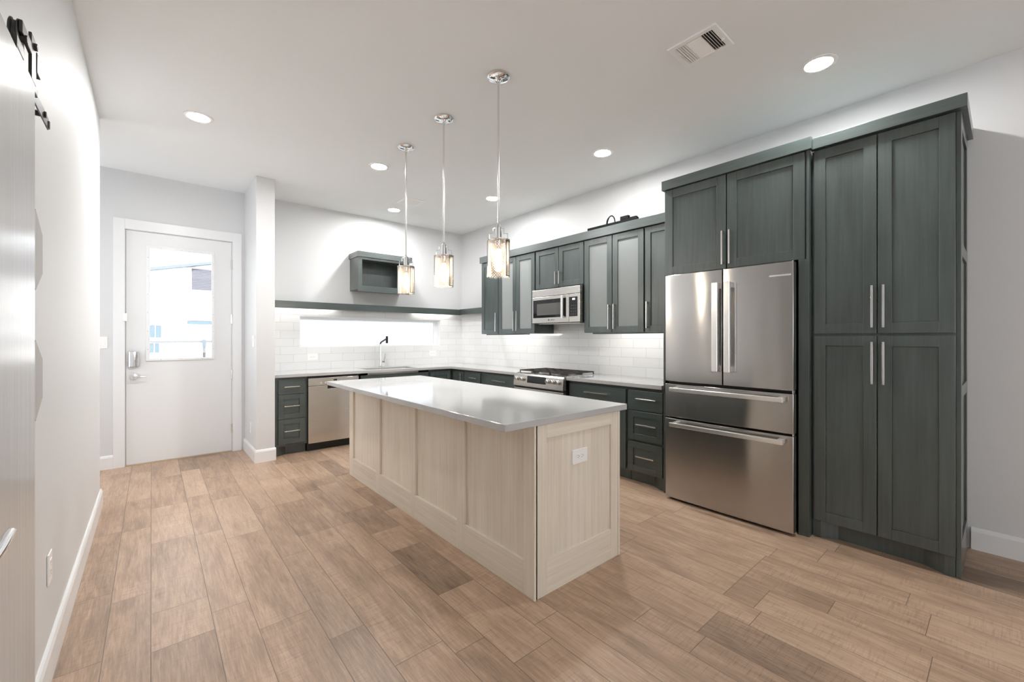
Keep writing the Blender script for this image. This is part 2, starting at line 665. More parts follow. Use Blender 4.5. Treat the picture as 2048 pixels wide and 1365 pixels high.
# ------------------------------------------------------------------ room shell
T = .14
flat = lambda u, v, w: (u, v, w)
struct(MB().box(-1.9, XR + T, YFRONT - T, YB + T, ZC, ZC + .12).build('ceiling', 'ceiling'), 'flat white ceiling', 'ceiling')
# back wall: opening for the entry door and for the slot window
DX0, DX1, DZ = -.206, .718, 2.446
WX0, WX1, WZ0, WZ1 = 1.444, 3.516, 1.206, 1.606
struct(MB().slab([-1.9, DX0, DX1, WX0, WX1, XR + T], [0, WZ0, WZ1, DZ, ZC], {(1, 0), (1, 1), (1, 2), (3, 1)},
                 lambda u, v, w: (u, w, v), YB, YB + T).build('wall_back', 'wall'), 'white back wall around the entry door and slot window', 'wall')
struct(MB().box(XR, XR + T, YFRONT - T, YB, 0, ZC).build('wall_right', 'wall'), 'white wall behind the green cabinets', 'wall')
struct(MB().box(XL - T, XL, YFRONT, 4.63, 0, ZC).build('wall_left', 'wall', bevel=.008, seg=3), 'white wall behind the sliding door', 'wall')
struct(MB().slab([4.49, 4.95, 5.65, YB], [0, .7, 2.4, ZC], {(1, 1)}, lambda u, v, w: (w, u, v), -1.9, -1.76).build('wall_hall', 'wall'), 'white end wall of the side hall with a tall opening added for daylight', 'wall')  # opening out of view, added to let daylight onto the entry
struct(MB().box(-1.76, XL - T, 4.49, 4.63, 0, ZC).build('wall_nook', 'wall'), 'white wall closing the side hall', 'wall')
# wall behind the camera: unseen, its unglazed opening added to bring in daylight
struct(MB().slab([XL - T, -.1, 1.9, XR + T], [0, .9, 2.6, ZC], {(1, 1)},
                 lambda u, v, w: (u, w, v), YFRONT - T, YFRONT).build('wall_front', 'wall'), 'white wall behind the camera with a large opening added for daylight', 'wall')
# short partition beside the entry door
PX0, PX1, PY = .8437, 1.0209, 5.162
struct(MB().box(PX0, PX1, PY, YB, 0, ZC).build('wall_partition', 'wall', bevel=.006, seg=3), 'short white wall stub between entry door and kitchen', 'wall')

def baseboard(name, pts, label, flip=1, h=.135, t=.016):
    """pts: floor polyline; the board stands on its left side (flip=1)"""
    mb = MB()
    prof = [(0, 0), (t, 0), (t, h - .022), (t - .006, h - .006), (.004, h), (0, h)]
    rings = []
    P = [Vector((x, y)) for x, y in pts]
    for i, p in enumerate(P):
        ds = []
        if i > 0: ds.append((p - P[i - 1]).normalized())
        if i < len(P) - 1: ds.append((P[i + 1] - p).normalized())
        ns = [Vector((-d.y, d.x)) * flip for d in ds]
        n = sum(ns, Vector((0, 0)))
        n = n / n.length_squared * (len(ns) if len(ns) == 1 else 2) if len(ns) == 2 else ns[0]
        rings.append([mb.bm.verts.new((p.x + n.x * a, p.y + n.y * a, b)) for a, b in prof])
    k = len(prof)
    for a, b in zip(rings, rings[1:]):
        for i in range(k):
            mb.bm.faces.new([a[i], a[(i + 1) % k], b[(i + 1) % k], b[i]])
    mb.bm.faces.new(rings[0])
    mb.bm.faces.new(rings[-1][::-1])
    return struct(mb.build(name, 'trim'), label, 'baseboard')

baseboard('baseboard_left', [(XL - T, 4.63), (XL, 4.63), (XL, YFRONT)], 'white baseboard along the left wall', 1)
baseboard('baseboard_right', [(XR, YFRONT), (XR, .146)], 'white baseboard beside the tall pantry cabinet', 1)
baseboard('baseboard_back', [(-.297, YB), (-1.76, YB)], 'white baseboard left of the entry door', 1)
baseboard('baseboard_partition', [(PX1 + .008, PY), (PX0, PY), (PX0, YB)], 'white baseboard around the wall stub', 1)

# ------------------------------------------------------------------ entry door
def entry_door():
    d = thing('door_1', (.256, YB, 0), 'white entry door with a tall clear glass pane', 'door', kind='structure')
    # casing (on the room side of the wall)
    mb = MB()
    c0, c1, cz, t = -.297, .811, 2.552, .018
    mb.box(c0, -.208, YB - t, YB, 0, cz)
    mb.box(.722, c1, YB - t, YB, 0, cz)
    mb.box(-.208, .722, YB - t, YB, DZ + .002, cz)
    # jamb
    mb.box(DX0, DX0 + .004, YB, YB + T, 0, DZ)
    mb.box(DX1 - .004, DX1, YB, YB + T, 0, DZ)
    mb.box(DX0 + .004, DX1 - .004, YB, YB + T, DZ - .004, DZ)
    mb.box(DX0 + .004, DX0 + .026, YB + .0475, YB + .075, .0105, DZ - .004)
    mb.box(DX1 - .026, DX1 - .004, YB + .0475, YB + .075, .0105, DZ - .004)
    mb.box(DX0 + .026, DX1 - .026, YB + .0475, YB + .075, DZ - .026, DZ - .004)
    mb.build('door_frame', 'trim', d, bevel=.003)
    x0, x1, z0, z1 = -.199, .7115, .012, 2.4395
    gx0, gx1, gz0, gz1 = -.012, .522, 1.106, 2.272
    ya, yb = YB + .002, YB + .046
    MB().slab([x0, gx0 - .012, gx1 + .012, x1], [z0, gz0 - .012, gz1 + .012, z1], {(1, 1)}, lambda u, v, w: (u, w, v), ya, yb).build('door_leaf', 'door', d, bevel=.0015)
    fr = MB().slab([gx0 - .034, gx0, gx1, gx1 + .028], [gz0 - .025, gz0, gz1, gz1 + .034], {(1, 1)}, lambda u, v, w: (u, w, v), ya - .012, ya)
    f = fr.build('glazing_frame', 'trim', d, bevel=.003)
    mb = MB()
    for i in range(6):
        for x in (gx0 - .018, gx1 + .015):
            z = gz0 + (i + .5) * (gz1 - gz0) / 6
            mb.lathe((x, ya - .012, z), [(.004, -.001), (.003, -.0025), (0, -.003)], 10, 'Y')
    for i in range(3):
        for z in (gz0 - .013, gz1 + .017):
            x = gx0 + (i + .5) * (gx1 - gx0) / 3
            mb.lathe((x, ya - .012, z), [(.004, -.001), (.003, -.0025), (0, -.003)], 10, 'Y')
    mb.build('screw', 'satin', f)
    MB().box(gx0 - .011, gx1 + .011, ya + .018, ya + .022, gz0 - .011, gz1 + .011).build('glass_pane', 'glass', d)
    # dark strips in the leaf gap standing in for its shade, then threshold
    mb = MB()
    mb.box(DX0 + .0041, x0 - .0002, YB + .012, YB + .044, .012, DZ - .0041)
    mb.box(x1 + .0002, DX1 - .0041, YB + .012, YB + .044, .012, DZ - .0041)
    mb.box(x0, x1, YB + .012, YB + .044, z1 + .0002, DZ - .0041)
    mb.build('gap_shade_strip', 'slot', d)
    MB().box(x0 - .006, x1 + .006, YB - .01, YB + T, 0, .010).build('threshold', plain('threshold_wood', (.55, .42, .30), .4), d, bevel=.003)
    # smart lock
    mb = MB()
    n = 12
    pts = []
    for i in range(n + 1):
        a = math.pi * i / n
        pts.append((-.139 - .042 * math.cos(a), ya - .012 - .022 * math.sin(a) ** .6, 1.026))
    pts = [(-.181, ya, 1.026)] + pts + [(-.097, ya, 1.026)]
    mb.prism(pts, (0, 0, .156))
    lk = mb.build('door_lock', 'chrome', d, bevel=.002, smooth=True)
    MB().box(-.137, -.128, ya - .046, ya - .03, 1.05, 1.10).build('thumb_turn', 'chrome', lk, bevel=.003)
    # lever
    mb = MB()
    mb.lathe((-.139, ya, .922), [(.033, 0), (.033, -.006), (.028, -.012), (.012, -.014), (.011, -.05), (0, -.052)], 32, 'Y')
    mb.tube([(-.139, ya - .045, .922), (-.118, ya - .052, .922), (-.08, ya - .052, .92), (-.038, ya - .05, .919)], [.010, .009, .0075, .006], 12)
    mb.build('door_lever', 'chrome', d, smooth=True)
    for z in (2.18, 1.547, .90, .27):
        mb = MB()
        mb.tube([(.717, ya - .006, z - .053), (.717, ya - .006, z + .053)], .006, 12)
        mb.box(.706, .717, ya - .003, ya + .001, z - .05, z + .05)
        mb.build('hinge', 'satin', d, smooth=True)
    mb = MB()
    mb.box(-.222, -.188, YB - .034, YB - .0185, 1.498, 1.578)
    return d, mb
door, sensor_mb = entry_door()
tag(sensor_mb.build('door_sensor', 'plate', bevel=.003), 'small white contact sensor on the entry door frame', 'sensor')

# ------------------------------------------------------------------ slot window over the sink
def slot_window():
    w = thing('window_1', (2.48, YB + .07, WZ0), 'long low frosted window above the sink', 'window', kind='structure')
    f = lambda u, v, ww: (u, ww, v)
    MB().slab([WX0, WX0 + .02, WX1 - .07, WX1], [WZ0, WZ0 + .035, WZ1 - .035, WZ1], {(1, 1)}, f, YB + .085, YB + .135).build('window_frame', 'trim', w, bevel=.003)
    mb = MB()
    mb.box(WX0 + .0005, WX1 - .0005, YB + .001, YB + .085, WZ0 + .0005, WZ0 + .008)
    mb.box(WX0 + .0005, WX1 - .0005, YB + .001, YB + .085, WZ1 - .008, WZ1 - .0005)
    mb.box(WX0 + .0005, WX0 + .008, YB + .001, YB + .085, WZ0 + .008, WZ1 - .008)
    mb.box(WX1 - .008, WX1 - .0005, YB + .001, YB + .085, WZ0 + .008, WZ1 - .008)
    mb.build('window_reveal', 'trim', w)
    MB().box(WX0 + .0205, WX1 - .0705, YB + .105, YB + .111, WZ0 + .0355, WZ1 - .0355).build('window_pane', 'frost', w)
slot_window()

# ------------------------------------------------------------------ tile backsplash
ZL = 1.700       # underside of the ledge
tb = MB().slab([PX1, WX0, WX1, XR], [ZK, WZ0, WZ1, ZL + .03], {(1, 1)}, lambda u, v, w: (u, w, v), YB - .009, YB - .0002).build('tile_backsplash', 'tile_x')
tag(tb, 'white tile backsplash around the slot window over the sink', 'backsplash')
tr_ = MB().slab([1.90, 3.0, 3.77, 4.90, YB - .0095], [ZK, 1.379, 1.499, ZL + .03], {(0, 1), (0, 2), (1, 2), (2, 1), (2, 2)}, lambda u, v, w: (w, u, v), XR - .009, XR - .0002).build('tile_backsplash', 'tile_y')
tag(tr_, 'white tile backsplash on the right wall behind the range', 'backsplash')

# ------------------------------------------------------------------ worktops
def worktops():
    xs = [PX1 + .0005, 2.12, 2.82, 3.31, XR - .0095]
    ys = [3.802, 5.24, 5.335, 5.695, YB - .0095]
    holes = {(0, 0), (1, 0), (2, 0), (1, 2)}
    o = MB().slab(xs, ys, holes, flat, ZK - .035, ZK).build('worktop', 'quartz', bevel=.0025)
    tag(o, 'grey quartz worktop running around the corner under the slot window', 'countertop')
    o = MB().box(3.31, XR - .0095, 1.912, 3.003, ZK - .035, ZK).build('worktop', 'quartz', bevel=.0025)
    tag(o, 'grey quartz worktop between the range and the fridge', 'countertop')
worktops()

# ------------------------------------------------------------------ base cabinets
def front(parent, f, u0, u1, z0, z1, kind, name, handle=None, mat='green', fr=.055):
    mb = MB()
    if kind == 'slab':
        fbox(mb, f, u0, u1, -.02, 0, z0, z1)
    else:
        shaker(mb, f, u0, u1, z0, z1, fr)
    o = mb.build(name, mat, parent, bevel=.0018)
    if handle:
        hu, hz, ln, vert = handle
        pull(o, f, hu, hz, ln, vert)
    return o

def toe(parent, f, u0, u1, depth, feet=(), h=.10):
    mb = MB()
    fbox(mb, f, u0, u1, -depth, -.075, 0, h)
    mb.build('toe_kick', 'green', parent)
    for (a, s) in feet:           # bracket foot: block at the corner, then a splayed inner face
        mb = MB()
        pts = [f(a, -.021, 0), f(a + s * .045, -.021, 0), f(a + s * .13, -.074, 0), f(a, -.074, 0)]
        mb.prism(pts, (0, 0, h))
        mb.build('bracket_foot', 'green', parent, bevel=.001)

FR = run_right(3.345)
FB = run_back(5.27)
DR = XR - .0005 - 3.345        # depth behind the fronts
DB = YB - .0005 - 5.27

def base_cabinet(f, u0, u1, depth, label, fronts, feet=(), zt=ZK - .0355):
    base = Vector(f((u0 + u1) / 2, -depth / 2, 0))
    c = thing('base_cabinet', base, label, 'cabinet')
    mb = MB()
    fbox(mb, f, u0, u1, -depth, -.021, .10, zt)
    mb.build('carcass', 'green', c, bevel=.001)
    toe(c, f, u0 + .002, u1 - .002, depth, feet)
    for fn in fronts:
        front(c, f, *fn)
    return c

xmat = dict(mat='green_x')
base_cabinet(FB, 1.03, 1.375, DB, 'narrow green three-drawer base cabinet beside the wall stub', [
    (1.075, 1.348, .690, .855, 'slab', 'drawer', (1.2115, .773, .16, False), 'green_x'),
    (1.075, 1.348, .412, .683, 'shaker', 'drawer', (1.2115, .555, .16, False), 'green_x'),
    (1.075, 1.348, .129, .405, 'shaker', 'drawer', (1.2115, .275, .16, False), 'green_x')], feet=((1.032, 1),))
sink_base = base_cabinet(FB, 1.982, 2.970, DB, 'green sink base cabinet behind the island, right of the dishwasher', [
    (2.0, 2.955, .715, .850, 'slab', 'false_front', None, 'green_x'),
    (2.0, 2.474, .112, .705, 'shaker', 'door', (2.43, .56, .16, True)),
    (2.481, 2.955, .112, .705, 'shaker', 'door', (2.525, .56, .16, True))], zt=.62)
# corner cabinet, one L
def corner_cabinet():
    c = thing('corner_cabinet', (3.6, 5.5, 0), 'green corner base cabinet where the two worktop runs meet', 'cabinet')
    mb = MB()
    mb.slab([2.972, 3.366, XR - .0005], [4.972, 5.291, YB - .0005], {(0, 0)}, flat, .10, ZK - .0355)
    mb.build('carcass', 'green', c)
    mb = MB()
    mb.slab([2.974, 3.42, XR - .001], [4.974, 5.345, YB - .001], {(0, 0)}, flat, 0, .10)
    mb.build('toe_kick', 'green', c)
    front(c, FB, 2.985, 3.322, .112, .850, 'shaker', 'door')
    front(c, FR, 4.976, 5.247, .112, .850, 'shaker', 'door', (5.015, .76, .13, True))
corner_cabinet()
base_cabinet(FR, 4.562, 4.970, DR, 'narrow green drawer base cabinet next to the corner', [
    (4.580, 4.955, .690, .850, 'slab', 'drawer', (4.72, .777, .16, False), 'green_y'),
    (4.580, 4.955, .112, .680, 'shaker', 'door', (4.62, .55, .16, True))])
base_cabinet(FR, 3.800, 4.560, DR, 'wide green base cabinet on the far side of the range', [
    (3.815, 4.545, .690, .850, 'slab', 'drawer', (4.155, .777, .27, False), 'green_y'),
    (3.815, 4.177, .112, .680, 'shaker', 'door', (4.14, .55, .16, True)),
    (4.183, 4.545, .112, .680, 'shaker', 'door', (4.22, .55, .16, True))])
base_cabinet(FR, 2.285, 3.003, DR, 'wide green base cabinet on the near side of the range', [
    (2.298, 2.992, .672, .848, 'slab', 'drawer', (2.63, .779, .29, False), 'green_y'),
    (2.298, 2.642, .112, .660, 'shaker', 'door', (2.60, .55, .16, True)),
    (2.648, 2.992, .112, .660, 'shaker', 'door', (2.69, .55, .16, True))])
base_cabinet(FR, 1.912, 2.283, DR, 'green three-drawer base cabinet next to the fridge', [
    (1.925, 2.272, .672, .846, 'slab', 'drawer', (2.075, .775, .20, False), 'green_y'),
    (1.925, 2.272, .400, .661, 'shaker', 'drawer', (2.075, .543, .20, False), 'green_y'),
    (1.925, 2.272, .112, .378, 'shaker', 'drawer', (2.085, .256, .18, False), 'green_y')], feet=((1.914, 1),))

# ------------------------------------------------------------------ dishwasher
def dishwasher():
    c = thing('dishwasher', (1.678, 5.55, 0), 'stainless steel dishwasher under the worktop by the island end', 'dishwasher')
    f = run_back(5.262)
    mb = MB(); fbox(mb, f, 1.379, 1.978, -.60, -.03, .09, .868); mb.build('tub', 'black', c)
    mb = MB(); fbox(mb, f, 1.384, 1.972, -.029, 0, .764, .853)
    p = mb.build('control_panel', 'steel_b', c, bevel=.003)
    mb = MB()
    mb.slab([1.384, 1.60, 1.79, 1.972], [.094, .722, .760], {(1, 1)}, lambda u, v, w: f(u, w, v), -.029, .002)
    mb.build('door_panel', 'steel_b', c, bevel=.002)
    mb = MB(); fbox(mb, f, 1.601, 1.789, -.028, -.018, .723, .762); mb.build('handle_pocket', 'black', c)
    mb = MB(); fbox(mb, f, 1.384, 1.972, -.60, -.06, 0, .088); mb.build('kick_plate', 'black', c)
    mb = MB(); fbox(mb, f, 1.668, 1.708, 0, .0012, .812, .830); mb.build('display', 'blackglass', p)
    for u in (1.526, 1.577):
        mb = MB()
        q = f(u, 0, .796)
        mb.lathe((q[0], q[1], q[2]), [(.013, 0), (.013, -.0012), (.010, -.0012), (.010, -.0004), (0, -.0004)], 24, 'Y')
        mb.build('button', plain('button_grey', (.55, .53, .51), .4), p)
dishwasher()

# ------------------------------------------------------------------ sink and faucet
def sink():
    c = thing('sink', (2.47, 5.515, .66), 'undermount stainless sink bowl set in the worktop', 'sink')
    mb = MB()
    x0, x1, y0, y1, z0, z1 = 2.112, 2.828, 5.327, 5.703, .66, ZK - .0355
    t = .004
    mb.box(x0, x0 + t, y0, y1, z0, z1); mb.box(x1 - t, x1, y0, y1, z0, z1)
    mb.box(x0 + t, x1 - t, y0, y0 + t, z0, z1); mb.box(x0 + t, x1 - t, y1 - t, y1, z0, z1)
    mb.box(x0, x1, y0, y1, z0 - t, z0)
    mb.build('bowl', 'steel_plain', c)
    MB().lathe((2.47, 5.53, z0), [(.045, 0), (.045, .003), (.03, .004), (.028, .001), (0, .001)], 24).build('drain', 'chrome', c, smooth=True)
sink()

def faucet():
    x, y, z = 2.469, 5.765, ZK
    c = thing('faucet', (x, y, z), 'chrome kitchen faucet with slanted spout coloured as a black silhouette behind the sink', 'faucet')
    MB().lathe((x, y, z), [(.028, 0), (.028, .008), (.024, .012), (.022, .10), (.018, .16), (.015, .24), (.0135, .31), (.0135, .325)], 24).build('body', 'chrome', c, smooth=True)
    pts = [(x, y, z + .315), (x, y - .003, z + .335), (x + .002, y - .02, z + .352), (x + .005, y - .19, z + .40)]
    MB().tube(pts, .0115, 14).build('spout', 'black', c, smooth=True)  # black colour stands in for the spout's silhouette against the bright window
    MB().tube([(x + .005, y - .205, z + .436), (x + .005, y - .205, z + .338)], [.0155, .0165], 18).build('spray_head', 'black', c, bevel=.002, smooth=True)
    mb = MB()
    mb.tube([(x + .018, y, z + .075), (x + .06, y, z + .075)], .016, 14)
    mb.tube([(x + .052, y, z + .08), (x + .062, y - .004, z + .13), (x + .068, y - .01, z + .185)], [.0065, .0055, .006], 10)
    mb.build('lever', 'chrome', c, smooth=True)
faucet()

# ------------------------------------------------------------------ range
def gas_range():
    c = thing('range', (3.6, 3.4, 0), 'stainless steel slide-in gas range with cast iron grates', 'range')
    y0, y1 = 3.008, 3.797
    MB().box(3.315, XR - .0105, y0, y1, .02, .905).build('oven_body', 'black', c)
    # control panel: slanted front with a rounded shoulder
    prof = [(3.262, .770), (3.274, .895), (3.286, .911), (3.306, .917), (3.345, .917), (3.345, .77)]
    p = MB().prism([(x, y0, z) for x, z in prof], (0, y1 - y0, 0)).build('control_panel', 'steel_b', c, bevel=.003)
    MB().box(3.346, XR - .0105, y0, y1, .9055, .9175).build('cooktop', 'steel_plain', c, bevel=.002)
    nx = lambda z: 3.262 + (z - .77) * .096
    def panel_box(name, ya, yb, za, zb, t, mat, parent):
        mb = MB()
        mb.prism([(nx(za) - t, ya, za), (nx(zb) - t, ya, zb), (nx(zb), ya, zb), (nx(za), ya, za)], (0, yb - ya, 0))
        return mb.build(name, mat, parent, bevel=.001)
    panel_box('display', 3.265, 3.562, .815, .893, .002, 'blackglass', p)
    for y in (3.735, 3.64, 3.225, 3.152, 3.077):
        mb = MB()
        mb.lathe((nx(.855), y, .855), [(.027, 0), (.027, -.012), (.022, -.014), (.020, -.034), (.016, -.038), (0, -.038)], 24, 'X')
        mb.box(nx(.855) - .041, nx(.855) - .036, y - .003, y + .003, .838, .872)
        mb.build('knob', 'satin', p, smooth=True)
    MB().box(3.278, 3.314, y0 + .004, y1 - .004, .752, .766).build('vent_gap', 'black', c)
    od = MB().box(3.272, 3.314, y0 + .004, y1 - .004, .19, .748).build('oven_door', 'steel_b', c, bevel=.004)
    MB().box(3.2705, 3.273, y0 + .12, y1 - .12, .30, .60).build('oven_window', 'blackglass', od)
    mb = MB()
    mb.tube([(3.225, y0 + .06, .705), (3.225, y1 - .06, .705)], .012, 14)
    for y in (y0 + .09, y1 - .09):
        mb.tube([(3.225, y, .705), (3.272, y, .705)], .009, 10)
    mb.build('oven_handle', 'satin', od, smooth=True)
    MB().box(3.275, 3.314, y0 + .004, y1 - .004, .05, .185).build('warming_drawer', 'steel_b', c, bevel=.004)
    # burners
    for bx, by in ((3.46, 3.17), (3.46, 3.63), (3.70, 3.17), (3.70, 3.63), (3.58, 3.40)):
        MB().lathe((bx, by, .9178), [(.05, 0), (.05, .006), (.035, .008), (.035, .014), (.03, .018), (0, .018)], 24).build('burner', 'iron', c, smooth=True)
    # three cast grates
    gx0, gx1 = 3.345, 3.80
    for k in range(3):
        a = y0 + .02 + k * .2515
        b = a + .245
        mb = MB()
        zt, zb = .950, .938
        w = .0048
        for y in (a + w, (a + b) / 2, b - w):
            mb.box(gx0, gx1, y - w, y + w, zb, zt)
        for x in (gx0 + w, gx0 + .115, gx0 + .2275, gx0 + .34, gx1 - w):
            mb.box(x - w, x + w, a, b, zb + .001, zt - .001)
        for x in (gx0 + w, gx1 - w):
            for y in (a + w, b - w):
                mb.box(x - w, x + w, y - w, y + w, .9178, zb)
        mb.build('grate', 'iron', c, bevel=.0015)
gas_range()

# ------------------------------------------------------------------ kitchen island
def island():
    X0, X1, Y0, Y1 = 1.462, 2.160, 1.539, 4.145
    Z1 = ZK - .0355
    c = thing('kitchen_island', ((X0 + X1) / 2, (Y0 + Y1) / 2, 0), 'cream-washed wooden kitchen island with panelled sides', 'island')
    MB().box(X0 + .022, X1 - .022, Y0 + .022, Y1 - .022, .001, Z1).build('core', 'cream', c)
    f = lambda u, w, z: (X0 - w, u, z)
    # long side, four recessed panels
    lips = [(4.049, 3.509), (3.429, 2.873), (2.803, 2.252), (2.170, 1.623)]
    mb = MB()
    t = .021
    edges = [Y1 - .0] + [v for p in lips for v in p] + [Y0]
    for a, b in zip(edges[::2], edges[1::2]):
        fbox(mb, f, b, a, -t, 0, 0, Z1)
    for a, b in lips:
        fbox(mb, f, b, a, -t, -.017, .175, Z1 - .05)
    mb.build('side_panel', 'cream', c, bevel=.0015)
    for a, b in lips:
        for za, zb in ((0, .175), (Z1 - .05, Z1)):
            mb = MB(); fbox(mb, f, b, a, -t, 0, za, zb)
            mb.build('side_rail', 'cream_y', c, bevel=.0015)
    # near end
    g = lambda u, w, z: (u, Y0 - w, z)
    for nm, gf, u0, u1 in (('end_panel', g, X0 + .010, X1), ('end_panel', lambda u, w, z: (u, Y1 + w, z), X0 + .022, X1)):
        mb = MB()
        a, b = 1.549, 2.093
        fbox(mb, gf, u0, a, -.0215, 0, 0, Z1)
        fbox(mb, gf, b, u1, -.0215, 0, 0, Z1)
        fbox(mb, gf, a, b, -.0215, -.010, .178, .806)
        o = mb.build(nm, 'cream', c, bevel=.0015)
        for za, zb in ((0, .178), (.806, Z1)):
            mb = MB(); fbox(mb, gf, a, b, -.0215, 0, za, zb)
            mb.build('end_rail', 'cream_x', o, bevel=.0015)
    # corner beads
    MB().box(X0 - .0025, X0 + .0099, Y0 - .0025, Y0 + .012, 0, Z1).build('corner_bead', 'cream', c, bevel=.001)
    MB().box(X1 + .0005, X1 + .018, Y0 - .004, Y0 + .012, 0, Z1).build('corner_bead', 'cream', c, bevel=.003)
    # cabinet doors on the kitchen side
    h = lambda u, w, z: (X1 + w, u, z)
    for k in range(4):
        u0 = Y0 + .03 + k * .64
        mb = MB()
        shaker(mb, h, u0, u0 + .63, .11, Z1 - .01, .06, w=.02)
        o = mb.build('door', 'green', c, bevel=.0018)
        pull(o, h, u0 + (.57 if k % 2 == 0 else .06), .70, .16, True, w=.02)
    # socket plate on the near end panel
    yp = Y0 + .010
    o = MB().box(1.754, 1.880, yp - .006, yp, .627, .706).build('outlet_plate', 'plate', c, bevel=.002)
    o['label'] = 'white outlet plate on the near end panel'
    sockets(o, lambda u, w, z: (u, yp - .006 - w, z), 1.817, .6665)

def sockets(parent, f, u, z, horizontal=True, decora=True):
    mb = MB()
    for s in (-1, 1):
        if horizontal:
            fbox(mb, f, u + s * .017 - .0165, u + s * .017 + .0165, -.001, .0015, z - .0165, z + .0165)
        else:
            fbox(mb, f, u - .0165, u + .0165, -.001, .0015, z + s * .017 - .0165, z + s * .017 + .0165)
    mb.build('socket', 'plate', parent, bevel=.0008)
    mb = MB()
    for s in (-1, 1):
        if horizontal:
            cu, cz = u + s * .017, z
            fbox(mb, f, cu - .006, cu + .001, .0014, .0018, cz + .005, cz + .0075)
            fbox(mb, f, cu - .006, cu + .001, .0014, .0018, cz - .0075, cz - .005)
            fbox(mb, f, cu + .006, cu + .010, .0014, .0018, cz - .0025, cz + .0025)
        else:
            cu, cz = u, z + s * .017
            fbox(mb, f, cu - .0075, cu - .005, .0014, .0018, cz - .001, cz + .006)
            fbox(mb, f, cu + .005, cu + .0075, .0014, .0018, cz - .001, cz + .006)
            fbox(mb, f, cu - .0025, cu + .0025, .0014, .0018, cz - .010, cz - .006)
    mb.build('slot', 'slot', parent)

island()
tag(MB().box(1.2615, 2.2412, 1.528, 4.172, ZK - .035, ZK).build('island_countertop', 'quartz', bevel=.0025), 'polished grey quartz slab on top of the island', 'countertop')

# ------------------------------------------------------------------ wall outlets and switches
def outlet(name, f, u, z, w, h, label, cat, kind='h'):
    o = thing(name, f(u, 0, z), label, cat)
    mb = MB(); fbox(mb, f, u - w / 2, u + w / 2, 0.0005, .006, z - h / 2, z + h / 2)
    mb.build('cover_plate', 'plate', o, bevel=.002)
    g = lambda a, b, c: f(a, b + .006, c)
    if kind == 'h': sockets(o, g, u, z, True)
    elif kind == 'v': sockets(o, g, u, z, False)
    else:
        mb = MB(); fbox(mb, g, u - .0165, u + .0165, -.001, .003, z - .033, z + .033)
        mb.build('rocker', 'plate', o, bevel=.001)
    return o
fb = run_back(YB - .009)
outlet('outlet', fb, 1.596, 1.078, .124, .082, 'white double outlet on the tiles left of the sink', 'outlet')
outlet('outlet', fb, 3.370, 1.084, .122, .082, 'white double outlet on the tiles right of the sink near the corner', 'outlet')
outlet('light_switch', run_back(YB), -.375, 1.277, .075, .12, 'white light switch on the wall left of the entry door', 'switch', 's')
fl = lambda u, w, z: (XL + w, u, z)
outlet('outlet', fl, 2.445, .42, .075, .12, 'white outlet low on the left wall above the baseboard', 'outlet', 'v')
fp = lambda u, w, z: (PX0 - w, u, z)
outlet('light_switch', fp, 5.30, 1.288, .12, .12, 'white light switch on the wall stub facing the entry door', 'switch', 's')
outlet('outlet', fp, 5.46, .33, .075, .12, 'white outlet low on the wall stub beside the entry door', 'outlet', 'v')

# ------------------------------------------------------------------ upper cabinets on the right wall
FU = run_right(3.585)
DU = XR - .0005 - 3.585
def upper(u0, u1, z0, label, doors, glass=False, z1=2.385, name='wall_cabinet'):
    c = thing(name, FU((u0 + u1) / 2, -DU / 2, z0), label, 'cabinet')
    mb = MB()
    t = .018
    fbox(mb, FU, u0, u0 + t, -DU, -.021, z0, z1)
    fbox(mb, FU, u1 - t, u1, -DU, -.021, z0, z1)
    fbox(mb, FU, u0 + t, u1 - t, -DU, -.021, z0, z0 + t)
    fbox(mb, FU, u0 + t, u1 - t, -DU, -.021, z1 - t, z1)
    fbox(mb, FU, u0 + t, u1 - t, -DU, -DU + .008, z0 + t, z1 - t)
    fbox(mb, FU, u0 + t, u0 + .035, -.04, -.021, z0 + t, z1 - t)
    fbox(mb, FU, u1 - .035, u1 - t, -.04, -.021, z0 + t, z1 - t)
    mb.build('carcass', 'green', c, bevel=.001)
    if glass:
        for k in range(3):
            z = z0 + (k + 1) * (z1 - z0) / 4
            mb = MB(); fbox(mb, FU, u0 + t, u1 - t, -DU + .009, -.0225, z - .009, z + .009)
            mb.build('shelf', plain('shelf_white', (.75, .76, .75), .5) if 'shelf_white' not in bpy.data.materials else bpy.data.materials['shelf_white'], c)
    for (a, b, za, zb, hu, hz, hl) in doors:
        mb = MB()
        if glass:
            fr = .062
            fbox(mb, FU, a, a + fr, -.02, 0, za, zb); fbox(mb, FU, b - fr, b, -.02, 0, za, zb)
            fbox(mb, FU, a + fr, b - fr, -.02, 0, za, za + fr); fbox(mb, FU, a + fr, b - fr, -.02, 0, zb - fr, zb)
        else:
            shaker(mb, FU, a, b, za, zb, .06)
        o = mb.build('door', 'green', c, bevel=.0018)
        if glass:
            mb = MB(); fbox(mb, FU, a + .0605, b - .0605, -.016, -.011, za + .0605, zb - .0605)
            mb.build('frosted_pane', 'cabglass', o)
        pull(o, FU, hu, hz, hl, True)
    return c
ZU0, ZUT = 1.383, 2.379
upper(4.489, 4.873, ZU0 - .002, 'narrow green wall cabinet with one solid door at the far end', [(4.495, 4.868, ZU0, ZUT, 4.525, 1.542, .255)])
upper(3.768, 4.487, ZU0 - .002, 'green wall cabinet with two frosted glass doors, far side of the microwave', [(4.126, 4.482, ZU0, ZUT, 4.152, 1.545, .255), (3.775, 4.120, ZU0, ZUT, 4.092, 1.545, .255)], True)
upper(2.996, 3.766, 1.912, 'short green two-door wall cabinet above the microwave', [(3.375, 3.752, 1.916, ZUT, 3.405, 2.022, .15), (3.001, 3.367, 1.916, ZUT, 3.345, 2.022, .15)])
